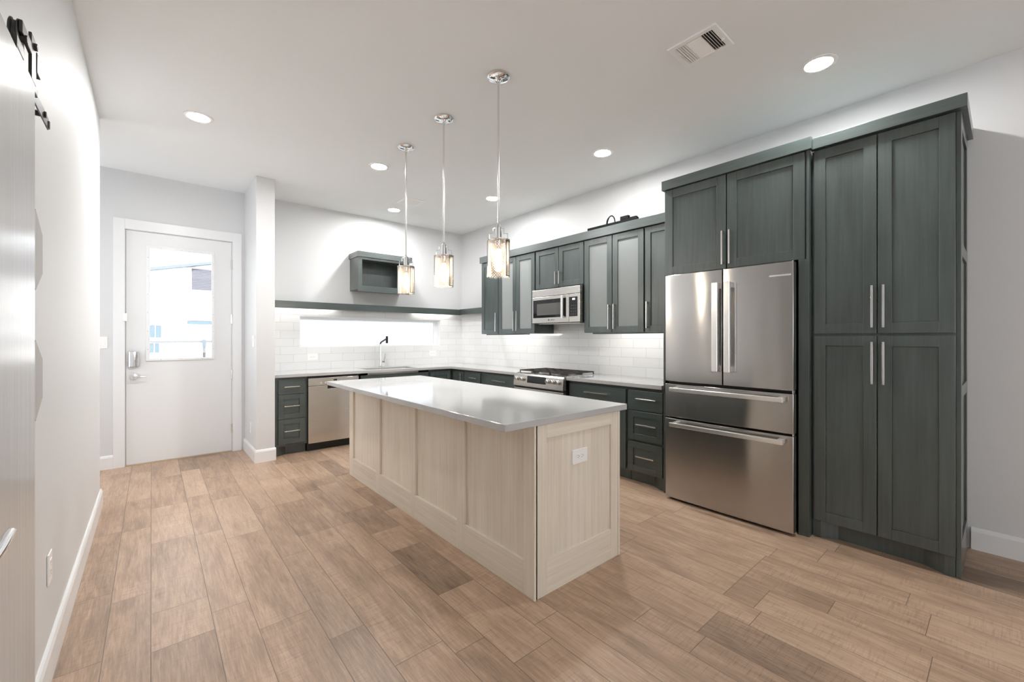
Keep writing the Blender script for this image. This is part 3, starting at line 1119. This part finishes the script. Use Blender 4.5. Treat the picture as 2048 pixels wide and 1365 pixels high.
upper(2.252, 2.994, ZU0 - .002, 'green wall cabinet with two frosted glass doors, near side of the microwave', [(2.627, 2.988, ZU0, ZUT, 2.655, 1.542, .255), (2.260, 2.618, ZU0, ZUT, 2.592, 1.544, .255)], True)
upper(1.920, 2.250, ZU0 - .002, 'green wall cabinet with one solid door next to the fridge cabinet', [(1.93, 2.244, ZU0, ZUT, 2.215, 1.544, .255)])
# crown along the top of the wall cabinets
def crown(pts, z0, z1, name, label, depth_back):
    pass
mb = MB()
mb.box(3.563, 3.604, 1.916, 4.888, 2.386, 2.474)
mb.box(3.604, XR - .0005, 4.874, 4.888, 2.386, 2.474)
mb.box(3.604, XR - .0005, 1.916, 4.874, 2.386, 2.398)
tag(mb.build('crown_moulding', 'green_y', bevel=.0015), 'flat green crown board along the tops of the wall cabinets', 'moulding')

# ------------------------------------------------------------------ microwave
def microwave():
    c = thing('microwave', (3.7, 3.376, 1.50), 'stainless steel over-the-range microwave with black window', 'microwave')
    f = run_right(3.53)
    y0, y1 = 3.001, 3.756
    mb = MB(); fbox(mb, f, y0 + .002, y1 - .002, -(XR - .001 - 3.53), -.045, 1.500, 1.909); mb.build('case', 'black', c, bevel=.002)
    mb = MB(); fbox(mb, f, y0, y1, -.044, 0, 1.816, 1.898); mb.build('vent_grille', 'steel_b', c, bevel=.003)
    mb = MB(); fbox(mb, f, 3.163, y1, -.044, 0, 1.502, 1.812)
    d = mb.build('door', 'steel_b', c, bevel=.003)
    mb = MB(); fbox(mb, f, 3.205, 3.738, 0, .0015, 1.564, 1.778); w = mb.build('door_window', 'blackglass', d, bevel=.0007)
    mb = MB(); fbox(mb, f, 3.262, 3.672, .0014, .0024, 1.594, 1.731); mb.build('inner_mesh', 'ovenglass', d)
    mb = MB()
    fbox(mb, f, 3.228, 3.256, .022, .036, 1.545, 1.805)
    fbox(mb, f, 3.232, 3.252, 0, .023, 1.548, 1.575); fbox(mb, f, 3.232, 3.252, 0, .023, 1.775, 1.802)
    mb.build('handle', 'handle', d, bevel=.003)
    mb = MB(); fbox(mb, f, y0, 3.159, -.044, 0, 1.502, 1.812); k = mb.build('control_panel', 'steel_b', c, bevel=.003)
    mb = MB(); fbox(mb, f, 3.037, 3.158, 0, .0015, 1.564, 1.780); mb.build('keypad', 'blackglass', k, bevel=.0007)
    mb = MB(); fbox(mb, f, 3.073, 3.108, .0014, .0022, 1.746, 1.764); mb.build('clock', 'screen', k)
    mb = MB()
    for i in range(4):
        for j in range(3):
            fbox(mb, f, 3.058 + j * .03, 3.070 + j * .03, .0014, .0020, 1.585 + i * .032, 1.591 + i * .032)
    mb.build('key_mark', plain('key_grey', (.10, .10, .10), .5), k)
    mb = MB(); fbox(mb, f, y0 + .05, y1 - .05, -.36, -.06, 1.490, 1.4995); mb.build('underside_light_tray', 'steel_plain', c, bevel=.002)
    # brand lettering
    cu = bpy.data.curves.new('brand', 'FONT'); cu.body = 'BOSCH'; cu.size = .019; cu.align_x = 'CENTER'; cu.extrude = .0004
    to = bpy.data.objects.new('brand_curve', cu); C.objects.link(to)
    bpy.context.view_layer.update()
    me = bpy.data.meshes.new_from_object(to.evaluated_get(bpy.context.evaluated_depsgraph_get()))
    bpy.data.objects.remove(to); bpy.data.curves.remove(cu)
    me.materials.clear(); me.materials.append(plain('lettering_grey', (.20, .17, .15), .5))
    o = bpy.data.objects.new('lettering', me); C.objects.link(o)
    o.parent = d
    o.matrix_local = Matrix.Translation(Vector((3.5295, 3.413, 1.529)) - LOC[c.name]) @ Matrix(((0, 0, -1, 0), (-1, 0, 0, 0), (0, 1, 0, 0), (0, 0, 0, 1)))
    q = f(3.475, 0, 1.536)
    MB().lathe(q, [(.010, 0), (.010, -.0006), (.008, -.0006), (.008, 0)], 20, 'X').build('emblem', 'slot', d)
microwave()

# black strip with plugs on top of the wall cabinets
def power_strip():
    z = 2.475
    c = thing('power_strip', (3.59, 2.65, z), 'black power strip with plugs and cable loop lying on the wall cabinets', 'power strip')
    MB().box(3.566, 3.603, 2.32, 2.93, z, z + .026).build('strip_body', 'black_matte', c, bevel=.003)
    mb = MB(); mb.box(3.567, 3.602, 2.42, 2.515, z + .0262, z + .064); mb.build('plug', 'black_matte', c, bevel=.004)
    mb = MB(); mb.box(3.569, 3.600, 2.33, 2.41, z + .0262, z + .038); mb.build('plug', 'black_matte', c, bevel=.004)
    pts = []
    for i in range(11):
        a = math.pi * i / 10
        pts.append((3.582 + .005 * math.sin(a * 2), 2.635 + .05 * math.cos(a), z + .026 + .075 * math.sin(a) ** .8))
    MB().tube(pts, [.006 + .003 * (i > 7) for i in range(11)][::-1], 8).build('cable', 'black_matte', c, smooth=True)
power_strip()

# ------------------------------------------------------------------ fridge and the cabinet around it
def fridge_cabinet():
    c = thing('fridge_cabinet', (3.6, 1.38, 1.85), 'tall green cabinet surround framing the fridge, two doors on top', 'cabinet')
    f = run_right(3.315)
    D = XR - .0005 - 3.315
    zt = 2.572
    mb = MB(); fbox(mb, f, .853, 1.898, -D, -.021, 1.852, zt); mb.build('carcass', 'green', c, bevel=.001)
    mb = MB(); fbox(mb, f, .850, .912, -D, 0, 0, 1.8515); fbox(mb, f, .850, .866, -.0208, 0, 1.8515, zt); mb.build('end_panel', 'green', c, bevel=.0015)
    mb = MB(); fbox(mb, f, 1.892, 1.910, -D, -.021, 0, 1.8515); mb.build('end_panel', 'green', c, bevel=.0015)
    for a, b, hu in ((1.385, 1.884, 1.405), (.876, 1.376, 1.352)):
        mb = MB(); shaker(mb, f, a, b, 1.852, 2.568, .068)
        o = mb.build('door', 'green', c, bevel=.0018)
        pull(o, f, hu, 2.01, .257, True)
    mb = MB()
    fbox(mb, f, .836, 1.906, -.021, .018, zt + .0005, 2.652)
    fbox(mb, f, 1.888, 1.906, -D, -.021, zt + .0005, 2.652)
    fbox(mb, f, .853, 1.888, -D, -.021, zt + .0005, zt + .014)
    mb.build('crown_moulding', 'green_y', c, bevel=.0015)
fridge_cabinet()

def curved_front(mb, x, y0, y1, z0, z1, th, bow, n=16):
    """door slab bowed towards the room"""
    pts = []
    for i in range(n + 1):
        t = i / n
        pts.append((x - bow * (1 - (2 * t - 1) ** 2), y0 + (y1 - y0) * t, z0))
    pts += [(x + th, y1, z0), (x + th, y0, z0)]
    mb.prism(pts, (0, 0, z1 - z0))

def fridge():
    x = 3.232
    c = thing('fridge', (3.55, 1.375, 0), 'stainless steel french-door fridge with two freezer drawers', 'fridge')
    MB().box(3.300, 3.90, .935, 1.835, .02, 1.825).build('case', 'black', c, bevel=.004)
    mb = MB()
    for y in (.98, 1.79):
        mb.lathe((3.34, y, 0), [(.018, 0), (.018, .012), (.012, .014), (.012, .02)], 16)
    mb.build('foot', 'black', c)
    MB().box(3.262, 3.2995, .926, .932, .03, 1.83).build('edge_strip', 'handle', c)
    specs = [('door', 1.378, 1.833, .972, 1.836), ('door', .917, 1.370, .972, 1.836), ('drawer', .917, 1.833, .683, .950), ('drawer', .917, 1.833, .022, .668)]
    for i, (nm, a, b, z0, z1) in enumerate(specs):
        mb = MB(); curved_front(mb, x, a, b, z0, z1, .058, .006)
        o = mb.build(nm, 'steel_r', c, bevel=.003, smooth=True)
        mb = MB()
        if nm == 'door':
            hu = 1.407 if i == 0 else 1.320
            mb.box(x - .066, x - .036, hu - .021, hu + .021, 1.072, 1.735)
            for z in (1.074, 1.692):
                mb.box(x - .037, x + .002, hu - .019, hu + .019, z, z + .041)
        else:
            hz = z1 - .039
            mb.box(x - .068, x - .042, .960, 1.766, hz - .016, hz + .016)
            for y in (.968, 1.72):
                mb.box(x - .043, x + .002, y, y + .038, hz - .014, hz + .014)
        mb.build('handle', 'handle', o, bevel=.004, seg=3)
        if i == 1:
            MB().box(x - .0075, x - .001, .930, 1.060, 1.741, 1.752).build('badge', 'handle', o, bevel=.001)
    MB().box(3.285, 3.2995, .94, 1.83, .955, .968).build('gasket', 'black', c)
fridge()

# ------------------------------------------------------------------ pantry
def pantry():
    x = 3.357
    f = run_right(x)
    D = XR - .0005 - x
    y0, y1, zt = .162, .848, 2.572
    c = thing('pantry_cabinet', (3.65, .505, 0), 'tall dark green pantry cabinet with four shaker doors', 'cabinet')
    mb = MB(); fbox(mb, f, y0 + .0205, y1, -D, -.021, .115, zt); mb.build('carcass', 'green', c, bevel=.001)
    # panelled end towards the room
    g = lambda u, w, z: (u, y0 + .02 - w, z)
    mb = MB()
    xa, xb = x + .021, XR - .0005
    mb.box(xa, xa + .065, y0, y0 + .02, .0, zt); mb.box(xb - .065, xb, y0, y0 + .02, 0, zt)
    zs = [0, .185, .985, 1.055, 1.79, 1.86, 2.50, zt]
    for a, b in zip(zs[::2], zs[1::2]):
        mb.box(xa + .065, xb - .065, y0, y0 + .02, a, b)
    for a, b in zip(zs[1::2], zs[2::2]):
        mb.box(xa + .065, xb - .065, y0 + .011, y0 + .02, a, b)
    mb.build('end_panel', 'green', c, bevel=.0015)
    for (a, b, hu, za, zb, hz) in ((.515, .835, .534, 1.352, 2.566, 1.515), (.184, .509, .481, 1.352, 2.566, 1.515),
                                   (.515, .835, .534, .117, 1.336, 1.171), (.184, .509, .481, .117, 1.336, 1.171)):
        mb = MB(); shaker(mb, f, a, b, za, zb, .064)
        o = mb.build('door', 'green', c, bevel=.0018)
        pull(o, f, hu, hz, .258, True, mat='chrome')
    toe(c, f, y0 + .022, y1 - .001, D, feet=((y0 + .022, 1), (y1 - .001, -1)), h=.114)
    mb = MB(); fbox(mb, f, y0, y0 + .0205, -.074, -.021, 0, .0005); mb.bm.clear()
    mb = MB()
    fbox(mb, f, .137, .8355, -.021, .028, zt + .0005, 2.644)
    fbox(mb, f, .8355, .8495, -.021, .0195, zt + .0005, 2.640)
    fbox(mb, f, .137, .160, -D, -.021, zt + .0005, 2.644)
    fbox(mb, f, .160, .8345, -D, -.021, zt + .0005, zt + .014)
    mb.build('crown_moulding', 'green_y', c, bevel=.0015)
pantry()

# ------------------------------------------------------------------ open wall shelf and ledge
def open_box():
    c = thing('open_wall_cabinet', (2.46, YB - .16, 1.945), 'open green box cabinet hanging on the back wall above the ledge', 'shelf')
    yf = YB - .322
    x0, x1, z0, z1 = 2.082, 2.815, 1.975, 2.405
    mb = MB()
    yb_ = YB - .0005
    t = .018
    mb.box(x0, x0 + t, yf + .0205, yb_, z0, z1); mb.box(x1 - t, x1, yf + .0205, yb_, z0, z1)
    mb.box(x0 + t, x1 - t, yf + .0205, yb_, z0, z0 + t); mb.box(x0 + t, x1 - t, yf + .0205, yb_, z1 - t, z1)
    mb.box(x0 + t, x1 - t, yb_ - .008, yb_, z0 + t, z1 - t)
    mb.build('carcass', 'green', c, bevel=.001)
    MB().slab([x0 - .004, 2.132, x1 - .05, x1], [1.945, 2.024, 2.372, z1], {(1, 1)}, lambda u, v, w: (u, w, v), yf, yf + .02).build('face_frame', 'green_x', c, bevel=.0018)
    mb = MB()
    mb.box(x0 - .014, 2.853, yf - .014, yf + .02, z1 + .0005, 2.480)
    mb.box(x0 - .014, x0 + .006, yf + .02, yb_, z1 + .0005, 2.480)
    mb.box(2.833, 2.853, yf + .02, yb_, z1 + .0005, 2.480)
    mb.box(x0 + .006, 2.833, yf + .02, yb_, z1 + .0005, z1 + .014)
    mb.build('crown_moulding', 'green_x', c, bevel=.0015)
open_box()

def ledge():
    c = thing('ledge', (2.5, YB - .06, 1.70), 'long green ledge board around the corner above the backsplash', 'ledge')
    t = .02
    yf, xf = YB - .122, XR - .122
    mb = MB()
    mb.box(PX1 + .0005, xf + t, yf, yf + t, 1.696, 1.786)
    mb.box(PX1 + .0005, XR - .0105, yf + t, YB - .0105, 1.766, 1.786)
    mb.build('back_run', 'green_x', c, bevel=.001)
    mb = MB()
    mb.box(xf, xf + t, 4.89, yf - .0005, 1.700, 1.790)
    mb.box(xf + t, XR - .0105, 4.89, yf - .0005, 1.766, 1.786)
    mb.build('side_run', 'green_y', c, bevel=.001)
ledge()

def light_bar(x0, x1, y0, y1, z, axis, label):
    """slim bar; its lens looks at the wall (axis 'x' or 'y')"""
    c = thing('light_bar', ((x0 + x1) / 2, (y0 + y1) / 2, z), label, 'light', group='under cabinet light bars')
    MB().box(x0, x1, y0, y1, z, z + .014).build('housing', 'green_in', c)
    if axis == 'x':
        MB().box(x1 + .0002, x1 + .003, y0 + .003, y1 - .003, z + .001, z + .013).build('lens', 'barlens', c)
    else:
        MB().box(x0 + .003, x1 - .003, y1 + .0002, y1 + .003, z + .001, z + .013).build('lens', 'barlens', c)
light_bar(1.10, 1.85, 5.792, 5.802, 1.7515, 'y', 'slim light bar under the ledge at its left end')
light_bar(3.05, 3.70, 5.792, 5.802, 1.7515, 'y', 'slim light bar under the ledge near the corner')
light_bar(3.62, 3.63, 3.90, 4.80, ZU0 - .0165, 'x', 'slim light bar under the far wall cabinets')
light_bar(3.62, 3.63, 2.02, 2.90, ZU0 - .0165, 'x', 'slim light bar under the near wall cabinets')

# ------------------------------------------------------------------ pendant lamps
def pendant(x, y):
    zt, zb, r = 1.968, 1.722, .077
    c = thing('pendant_lamp', (x, y, ZC), '', 'lamp', group='pendant lamps over the island')
    mb = MB().lathe((x, y, ZC - .0005), [(.073, 0), (.073, -.008), (.062, -.018), (.020, -.020), (.010, -.030), (.0095, -.05), (0, -.05)], 40)
    mb.build('canopy', 'chrome', c, smooth=True)
    mb = MB()
    for s in (-1, 1):
        mb.tube([(x + s * .03, y + s * .012, ZC - .019), (x + s * .03, y + s * .012, ZC - .032)], .0035, 8)
    mb.build('canopy_screw', 'satin', c)
    MB().tube([(x, y, ZC - .045), (x, y, 2.05)], .0062, 12).build('rod', 'satin', c, smooth=True)
    MB().lathe((x, y, 0), [(.0075, 2.075), (.012, 2.060), (.021, 2.052), (.021, zt), (.024, zt - .003), (.018, zt - .04), (0, zt - .04)], 28).build('socket', 'chrome', c, smooth=True)
    # stepped side brackets
    mb = MB()
    for s in (-1, 1):
        d = Vector((math.cos(R(-40)), math.sin(R(-40)), 0)) * s
        o = Vector((x, y, 0))
        pts = [o + d * .019 + Vector((0, 0, 2.045)), o + d * .036 + Vector((0, 0, 2.045)), o + d * .036 + Vector((0, 0, 2.012)),
               o + d * .060 + Vector((0, 0, 2.012)), o + d * .060 + Vector((0, 0, zt - .002))]
        mb.tube(pts, .003, 8)
    mb.build('bracket', 'chrome', c, smooth=True)
    # shade: clear glass cylinder around a diamond wire sleeve, chrome top and rims
    MB().lathe((x, y, 0), [(.020, zt), (r, zt), (r, zt - .004), (.020, zt - .004)], 40).build('shade_cap', 'chrome', c, smooth=True)
    g = MB().lathe((x, y, 0), [(r - .001, zt - .004), (r - .001, zb), (r - .0035, zb), (r - .0035, zt - .004)], 48)
    g.build('glass_shade', 'glass', c, smooth=True)
    bm = bmesh.new()
    n, rows, rr = 24, 13, r - .008
    V = {}
    for j in range(rows * 2 + 1):
        for i in range(n):
            a = 2 * math.pi * (i + .5 * (j % 2)) / n
            V[(i, j)] = bm.verts.new((x + rr * math.cos(a), y + rr * math.sin(a), zb + .008 + (zt - zb - .014) * j / (rows * 2)))
    for j in range(0, rows * 2 - 1):
        for i in range(n):
            if j % 2 == 0:
                q = [V[(i, j)], V[(i, j + 1)], V[(i, j + 2)], V[((i - 1) % n, j + 1)]]
            else:
                q = [V[(i, j)], V[((i + 1) % n, j + 1)], V[(i, j + 2)], V[(i, j + 1)]]
            bm.faces.new(q)
    w = MB(); w.bm.free(); w.bm = bm
    o = w.build('wire_sleeve', 'wire', c, fix=False)
    md = o.modifiers.new('wire', 'WIREFRAME'); md.thickness = .0026; md.use_replace = True
    # dark seam strip and rims
    mb = MB()
    d = Vector((math.cos(R(-40)), math.sin(R(-40)), 0))
    fwd = Vector((math.sin(R(40.5)), math.cos(R(40.5)), 0))
    p = Vector((x, y, 0)) + d * .052 - fwd * .052
    mb.tube([p + Vector((0, 0, zb + .008)), p + Vector((0, 0, zt - .006))], .0028, 8)
    for z in (zb + .008, zt - .010):
        pts = []
        for i in range(9):
            a = R(-85) + R(60) * i / 8
            pts.append((x + (r - .004) * math.cos(a), y + (r - .004) * math.sin(a), z))
        mb.tube(pts, .0028, 8)
    mb.build('seam_strip', 'blackmetal', c, smooth=True)
    MB().lathe((x, y, 0), [(.0, 1.782), (.012, 1.785), (.021, 1.799), (.0245, 1.820), (.022, 1.845), (.015, 1.878), (.012, 1.905), (.0, 1.906)], 24).build('bulb', 'bulb', c, smooth=True)
    MB().lathe((x, y, 0), [(.014, zt - .04), (.0145, 1.907), (.011, 1.9065)], 20).build('bulb_base', 'satin', c, smooth=True)
    return c
p0 = pendant(1.738, 2.174)
p0['label'] = 'chrome pendant lamp over the near end of the island'
copy_tree(p0, (1.742, 2.864, ZC), 'chrome pendant lamp over the middle of the island')
copy_tree(p0, (1.743, 3.512, ZC), 'chrome pendant lamp over the far end of the island')

# ------------------------------------------------------------------ recessed ceiling lights
def can(x, y):
    c = thing('ceiling_light', (x, y, ZC), '', 'light', group='recessed ceiling lights')
    MB().lathe((x, y, ZC - .0005), [(.096, 0), (.096, -.004), (.090, -.007), (.074, -.006), (.070, -.001), (.070, 0)], 40).build('trim_ring', 'plate', c, smooth=True)
    MB().lathe((x, y, ZC - .0008), [(.0695, 0), (.0695, -.002), (0, -.003)], 40).build('lens', 'lens', c, smooth=True)
    return c
cans = [(3.184, .767, 'recessed ceiling light above the pantry cabinet'), (.279, 4.085, 'recessed ceiling light in front of the entry door, by the left wall'),
        (1.735, 4.086, 'recessed ceiling light beyond the far pendant lamp'), (3.189, 2.44, 'recessed ceiling light above the worktop between range and fridge'),
        (3.195, 4.113, 'recessed ceiling light above the far glass-door cabinet'), (2.475, 5.339, 'recessed ceiling light above the sink')]
c0 = can(*cans[0][:2]); c0['label'] = cans[0][2]
for x, y, lb in cans[1:]:
    copy_tree(c0, (x, y, ZC), lb)

# ------------------------------------------------------------------ ceiling vents
def vent_three_way():
    x0, x1, y0, y1 = 2.335, 2.584, 1.030, 1.316
    z = ZC - .0005
    c = thing('ceiling_vent', ((x0 + x1) / 2, (y0 + y1) / 2, ZC), 'white three-way ceiling vent near the pantry, dark slots at one end', 'vent')
    ix0, ix1, iy0, iy1 = x0 + .032, x1 - .032, y0 + .035, y1 - .035
    MB().slab([x0, ix0, ix1, x1], [y0, iy0, iy1, y1], {(1, 1)}, flat, z - .012, z).build('frame', 'plate', c, bevel=.005)
    MB().box(ix0, ix1, iy0, iy1, z - .0015, z - .0002).build('duct', 'black', c)
    w = (iy1 - iy0)
    s1, s2 = iy0 + w * .30, iy0 + w * .70
    mb = MB()
    for k in range(5):
        y = iy0 + .004 + k * (s1 - iy0) / 4.6
        mb.prism([(ix0, y, z - .012), (ix0, y + .003, z - .012), (ix0, y + .009, z - .003), (ix0, y + .006, z - .003)], (ix1 - ix0, 0, 0))
    for k in range(5):
        y = s2 + .004 + k * (iy1 - s2 - .004) / 4.6
        mb.prism([(ix0, y + .004, z - .012), (ix0, y + .007, z - .012), (ix0, y + .001, z - .003), (ix0, y - .002, z - .003)], (ix1 - ix0, 0, 0))
    for k in range(1, 12):
        x = ix0 + .002 + k * (ix1 - ix0 - .004) / 11
        mb.prism([(x + .004, s1, z - .012), (x + .006, s1, z - .012), (x - .006, s1, z - .003), (x - .008, s1, z - .003)], (0, s2 - s1, 0))
    for y in (s1, s2):
        mb.box(ix0, ix1, y - .0015, y + .0015, z - .012, z - .0016)
    mb.build('louvre', 'plate', c)
    MB().box((x0 + x1) / 2 + .02, (x0 + x1) / 2 + .026, y0 + .012, y0 + .030, z - .022, z - .012).build('damper_lever', 'plate', c)
vent_three_way()
def vent_small():
    x0, x1, y0, y1 = 2.345, 2.610, 4.745, 5.010
    z = ZC - .0005
    c = thing('ceiling_vent', ((x0 + x1) / 2, (y0 + y1) / 2, ZC), 'small square white ceiling vent in front of the sink', 'vent')
    ix0, ix1, iy0, iy1 = x0 + .03, x1 - .03, y0 + .03, y1 - .03
    MB().slab([x0, ix0, ix1, x1], [y0, iy0, iy1, y1], {(1, 1)}, flat, z - .012, z).build('frame', 'plate', c, bevel=.004)
    MB().box(ix0, ix1, iy0, iy1, z - .0015, z - .0002).build('duct', 'slot', c)
    mb = MB()
    for k in range(13):
        y = iy0 + k * (iy1 - iy0) / 13
        mb.prism([(ix0, y + .015, z - .012), (ix0, y + .017, z - .012), (ix0, y + .002, z - .003), (ix0, y, z - .003)], (ix1 - ix0, 0, 0))
    mb.build('louvre', 'plate', c)
vent_small()

# ------------------------------------------------------------------ sliding barn door on the left wall
def barn_door():
    c = thing('barn_door', (-.27, 1.3, .01), 'white grained sliding barn door on the left wall', 'door')
    MB().box(-.287, -.25, .80, 1.781, .012, 2.031).build('door_leaf', 'barn', c, bevel=.001)
    # lever
    mb = MB()
    mb.lathe((-.25, 1.04, .950), [(.030, 0), (.030, .006), (.012, .012), (.011, .045), (0, .046)], 28, 'X')
    mb.tube([(-.210, 1.04, .950), (-.203, 1.07, .950), (-.202, 1.15, .951), (-.204, 1.232, .952)], [.010, .0095, .009, .008], 12)
    mb.build('lever_handle', 'chrome', c, smooth=True)
    # hanger with roller riding on the rail
    h = MB()
    h.box(-.262, -.255, 1.60, 1.86, 2.0312, 2.052)
    h.box(-.262, -.255, 1.775, 1.835, 2.052, 2.182)
    h.box(-.2625, -.2545, 1.66, 1.775, 2.118, 2.150)
    h.box(-.264, -.253, 1.835, 1.888, 2.098, 2.156)
    h.box(-.2625, -.2545, 1.60, 1.68, 2.052, 2.082)
    o = h.build('hanger', 'blackmetal', c, bevel=.002)
    MB().lathe((-.280, 1.69, 2.1155), [(.0, 0), (.040, 0), (.044, .002), (.044, .005), (.0385, .0065), (.0385, .0135), (.044, .015), (.044, .017), (.0, .0175)], 28, 'X').build('roller', 'blackmetal', o, smooth=True)
    MB().tube([(-.263, 1.69, 2.1155), (-.250, 1.69, 2.1155)], .010, 6).build('bolt', 'blackmetal', o)
    MB().tube([(-.2549, 1.805, 2.155), (-.248, 1.805, 2.155)], .010, 6).build('bolt', 'blackmetal', o)
barn_door()
def barn_rail():
    c = thing('barn_door_rail', (-.29, 1.3, 2.04), 'dark flat steel rail above the sliding barn door', 'rail')
    MB().box(-.272, -.268, .20, 2.135, 2.036, 2.0755).build('rail_bar', 'railmetal', c, bevel=.001)
    for y in (2.05, .6):
        MB().tube([(XL + .0002, y, 2.056), (-.2721, y, 2.056)], .009, 14).build('standoff', 'black', c, smooth=True)
        MB().tube([(-.2679, y, 2.056), (-.262, y, 2.056)], .010, 6).build('bolt', 'black', c)
    MB().box(-.2679, -.264, 2.118, 2.130, 2.038, 2.062).build('end_stop', 'railmetal', c)
barn_rail()
def hexagon(z, label):
    s = .14
    y = 2.183
    pts = []
    for k in range(6):
        a = R(90 + 60 * k)
        pts.append((XL + .0005, y + s * math.cos(a), z + s * math.sin(a)))
    o = MB().prism(pts, (.003, 0, 0)).build('hexagon_panel', 'hex')
    tag(o, label, 'wall panel')
hexagon(1.629, 'grey hexagonal wall panel by the barn door edge, the upper one')
hexagon(1.175, 'grey hexagonal wall panel by the barn door edge, the lower one')

# ------------------------------------------------------------------ outside the entry door
struct(MB().box(-30, 30, YB + T, 40, -.30, -.02).build('ground', 'concrete'), 'pale concrete ground outside the entry door', 'ground')
def house():
    Y = 16.0
    c = thing('house', (2, Y + 3, -.02), 'white neighbouring house seen through the entry door glass', 'house')
    # body with a sloping top
    sl = .235
    zt = lambda x: 3.31 + sl * (x + .02)
    xa, xb = -6.0, 8.0
    MB().prism([(xa, Y, -.02), (xb, Y, -.02), (xb, Y, zt(xb) - .05), (xa, Y, zt(xa) - .05)], (0, 7, 0)).build('wall', 'house', c)
    MB().prism([(xa - .3, Y - .22, zt(xa - .3) - .049), (xb + .3, Y - .22, zt(xb + .3) - .049), (xb + .3, Y - .22, zt(xb + .3) + .03), (xa - .3, Y - .22, zt(xa - .3) + .03)], (0, 7.4, 0)).build('roof', 'roof', c)
    s = MB().box(.86, 2.6, Y - .06, Y - .0005, 2.50, 3.46).build('balcony_box', 'house', c)
    mb = MB()
    for k in range(14):
        z = 2.785 + k * .046
        mb.prism([(.92, Y - .0605, z), (.92, Y - .0605, z + .046), (.92, Y - .066, z + .046), (.92, Y - .078, z)], (1.6, 0, 0))
    mb.build('siding', 'siding', s)
    def win(x0, x1, z0, z1, mull):
        f = MB().slab([x0 - .03, x0, x1, x1 + .03], [z0 - .03, z0, z1, z1 + .03], {(1, 1)}, lambda u, v, w: (u, w, v), Y - .04, Y - .0005).build('window_frame', 'house', c)
        MB().box(x0, x1, Y - .012, Y - .001, z0, z1).build('pane', 'pane', f)
        if mull:
            MB().box((x0 + x1) / 2 - .008, (x0 + x1) / 2 + .008, Y - .03, Y - .0125, z0, z1).build('mullion', 'house', f)
    win(.81, 1.60, 1.742, 1.860, False)
    win(-.05, .215, 1.335, 1.70, True)
    win(-.05, .17, .90, 1.18, True)
    MB().box(.79, 2.2, Y - .05, Y - .0005, 1.33, 1.352).build('sill', 'fence', c)
house()
def railing():
    Y = 8.5
    c = thing('balcony_railing', (.3, Y, -.02), 'grey metal railing with square wire mesh outside the entry door', 'railing')
    MB().box(-2.5, 3.0, Y - .02, Y + .02, 1.249, 1.284).build('top_rail', 'fence', c, bevel=.002)
    MB().box(-2.5, 3.0, Y - .012, Y + .012, .20, .235).build('bottom_rail', 'fence', c)
    for x in (-2.0, -.6, .655, 2.1):
        MB().box(x - .018, x + .018, Y + .0, Y + .036, -.02, 1.2485).build('post', 'fence', c)
    mb = MB()
    for k in range(62):
        x = -2.46 + k * .0853
        mb.box(x - .002, x + .002, Y - .004, Y, .2355, 1.2485)
    for k in range(12):
        z = .24 + k * .0853
        mb.box(-2.49, 2.99, Y - .0075, Y - .0042, z - .002, z + .002)
    mb.build('wire_mesh', 'fence', c)
    o = MB().box(.622, .674, Y - .09, Y - .022, 1.184, 1.300).build('utility_box', 'box', None, bevel=.004)
    tag(o, 'small blue-grey box fixed to the outdoor railing', 'box')
railing()
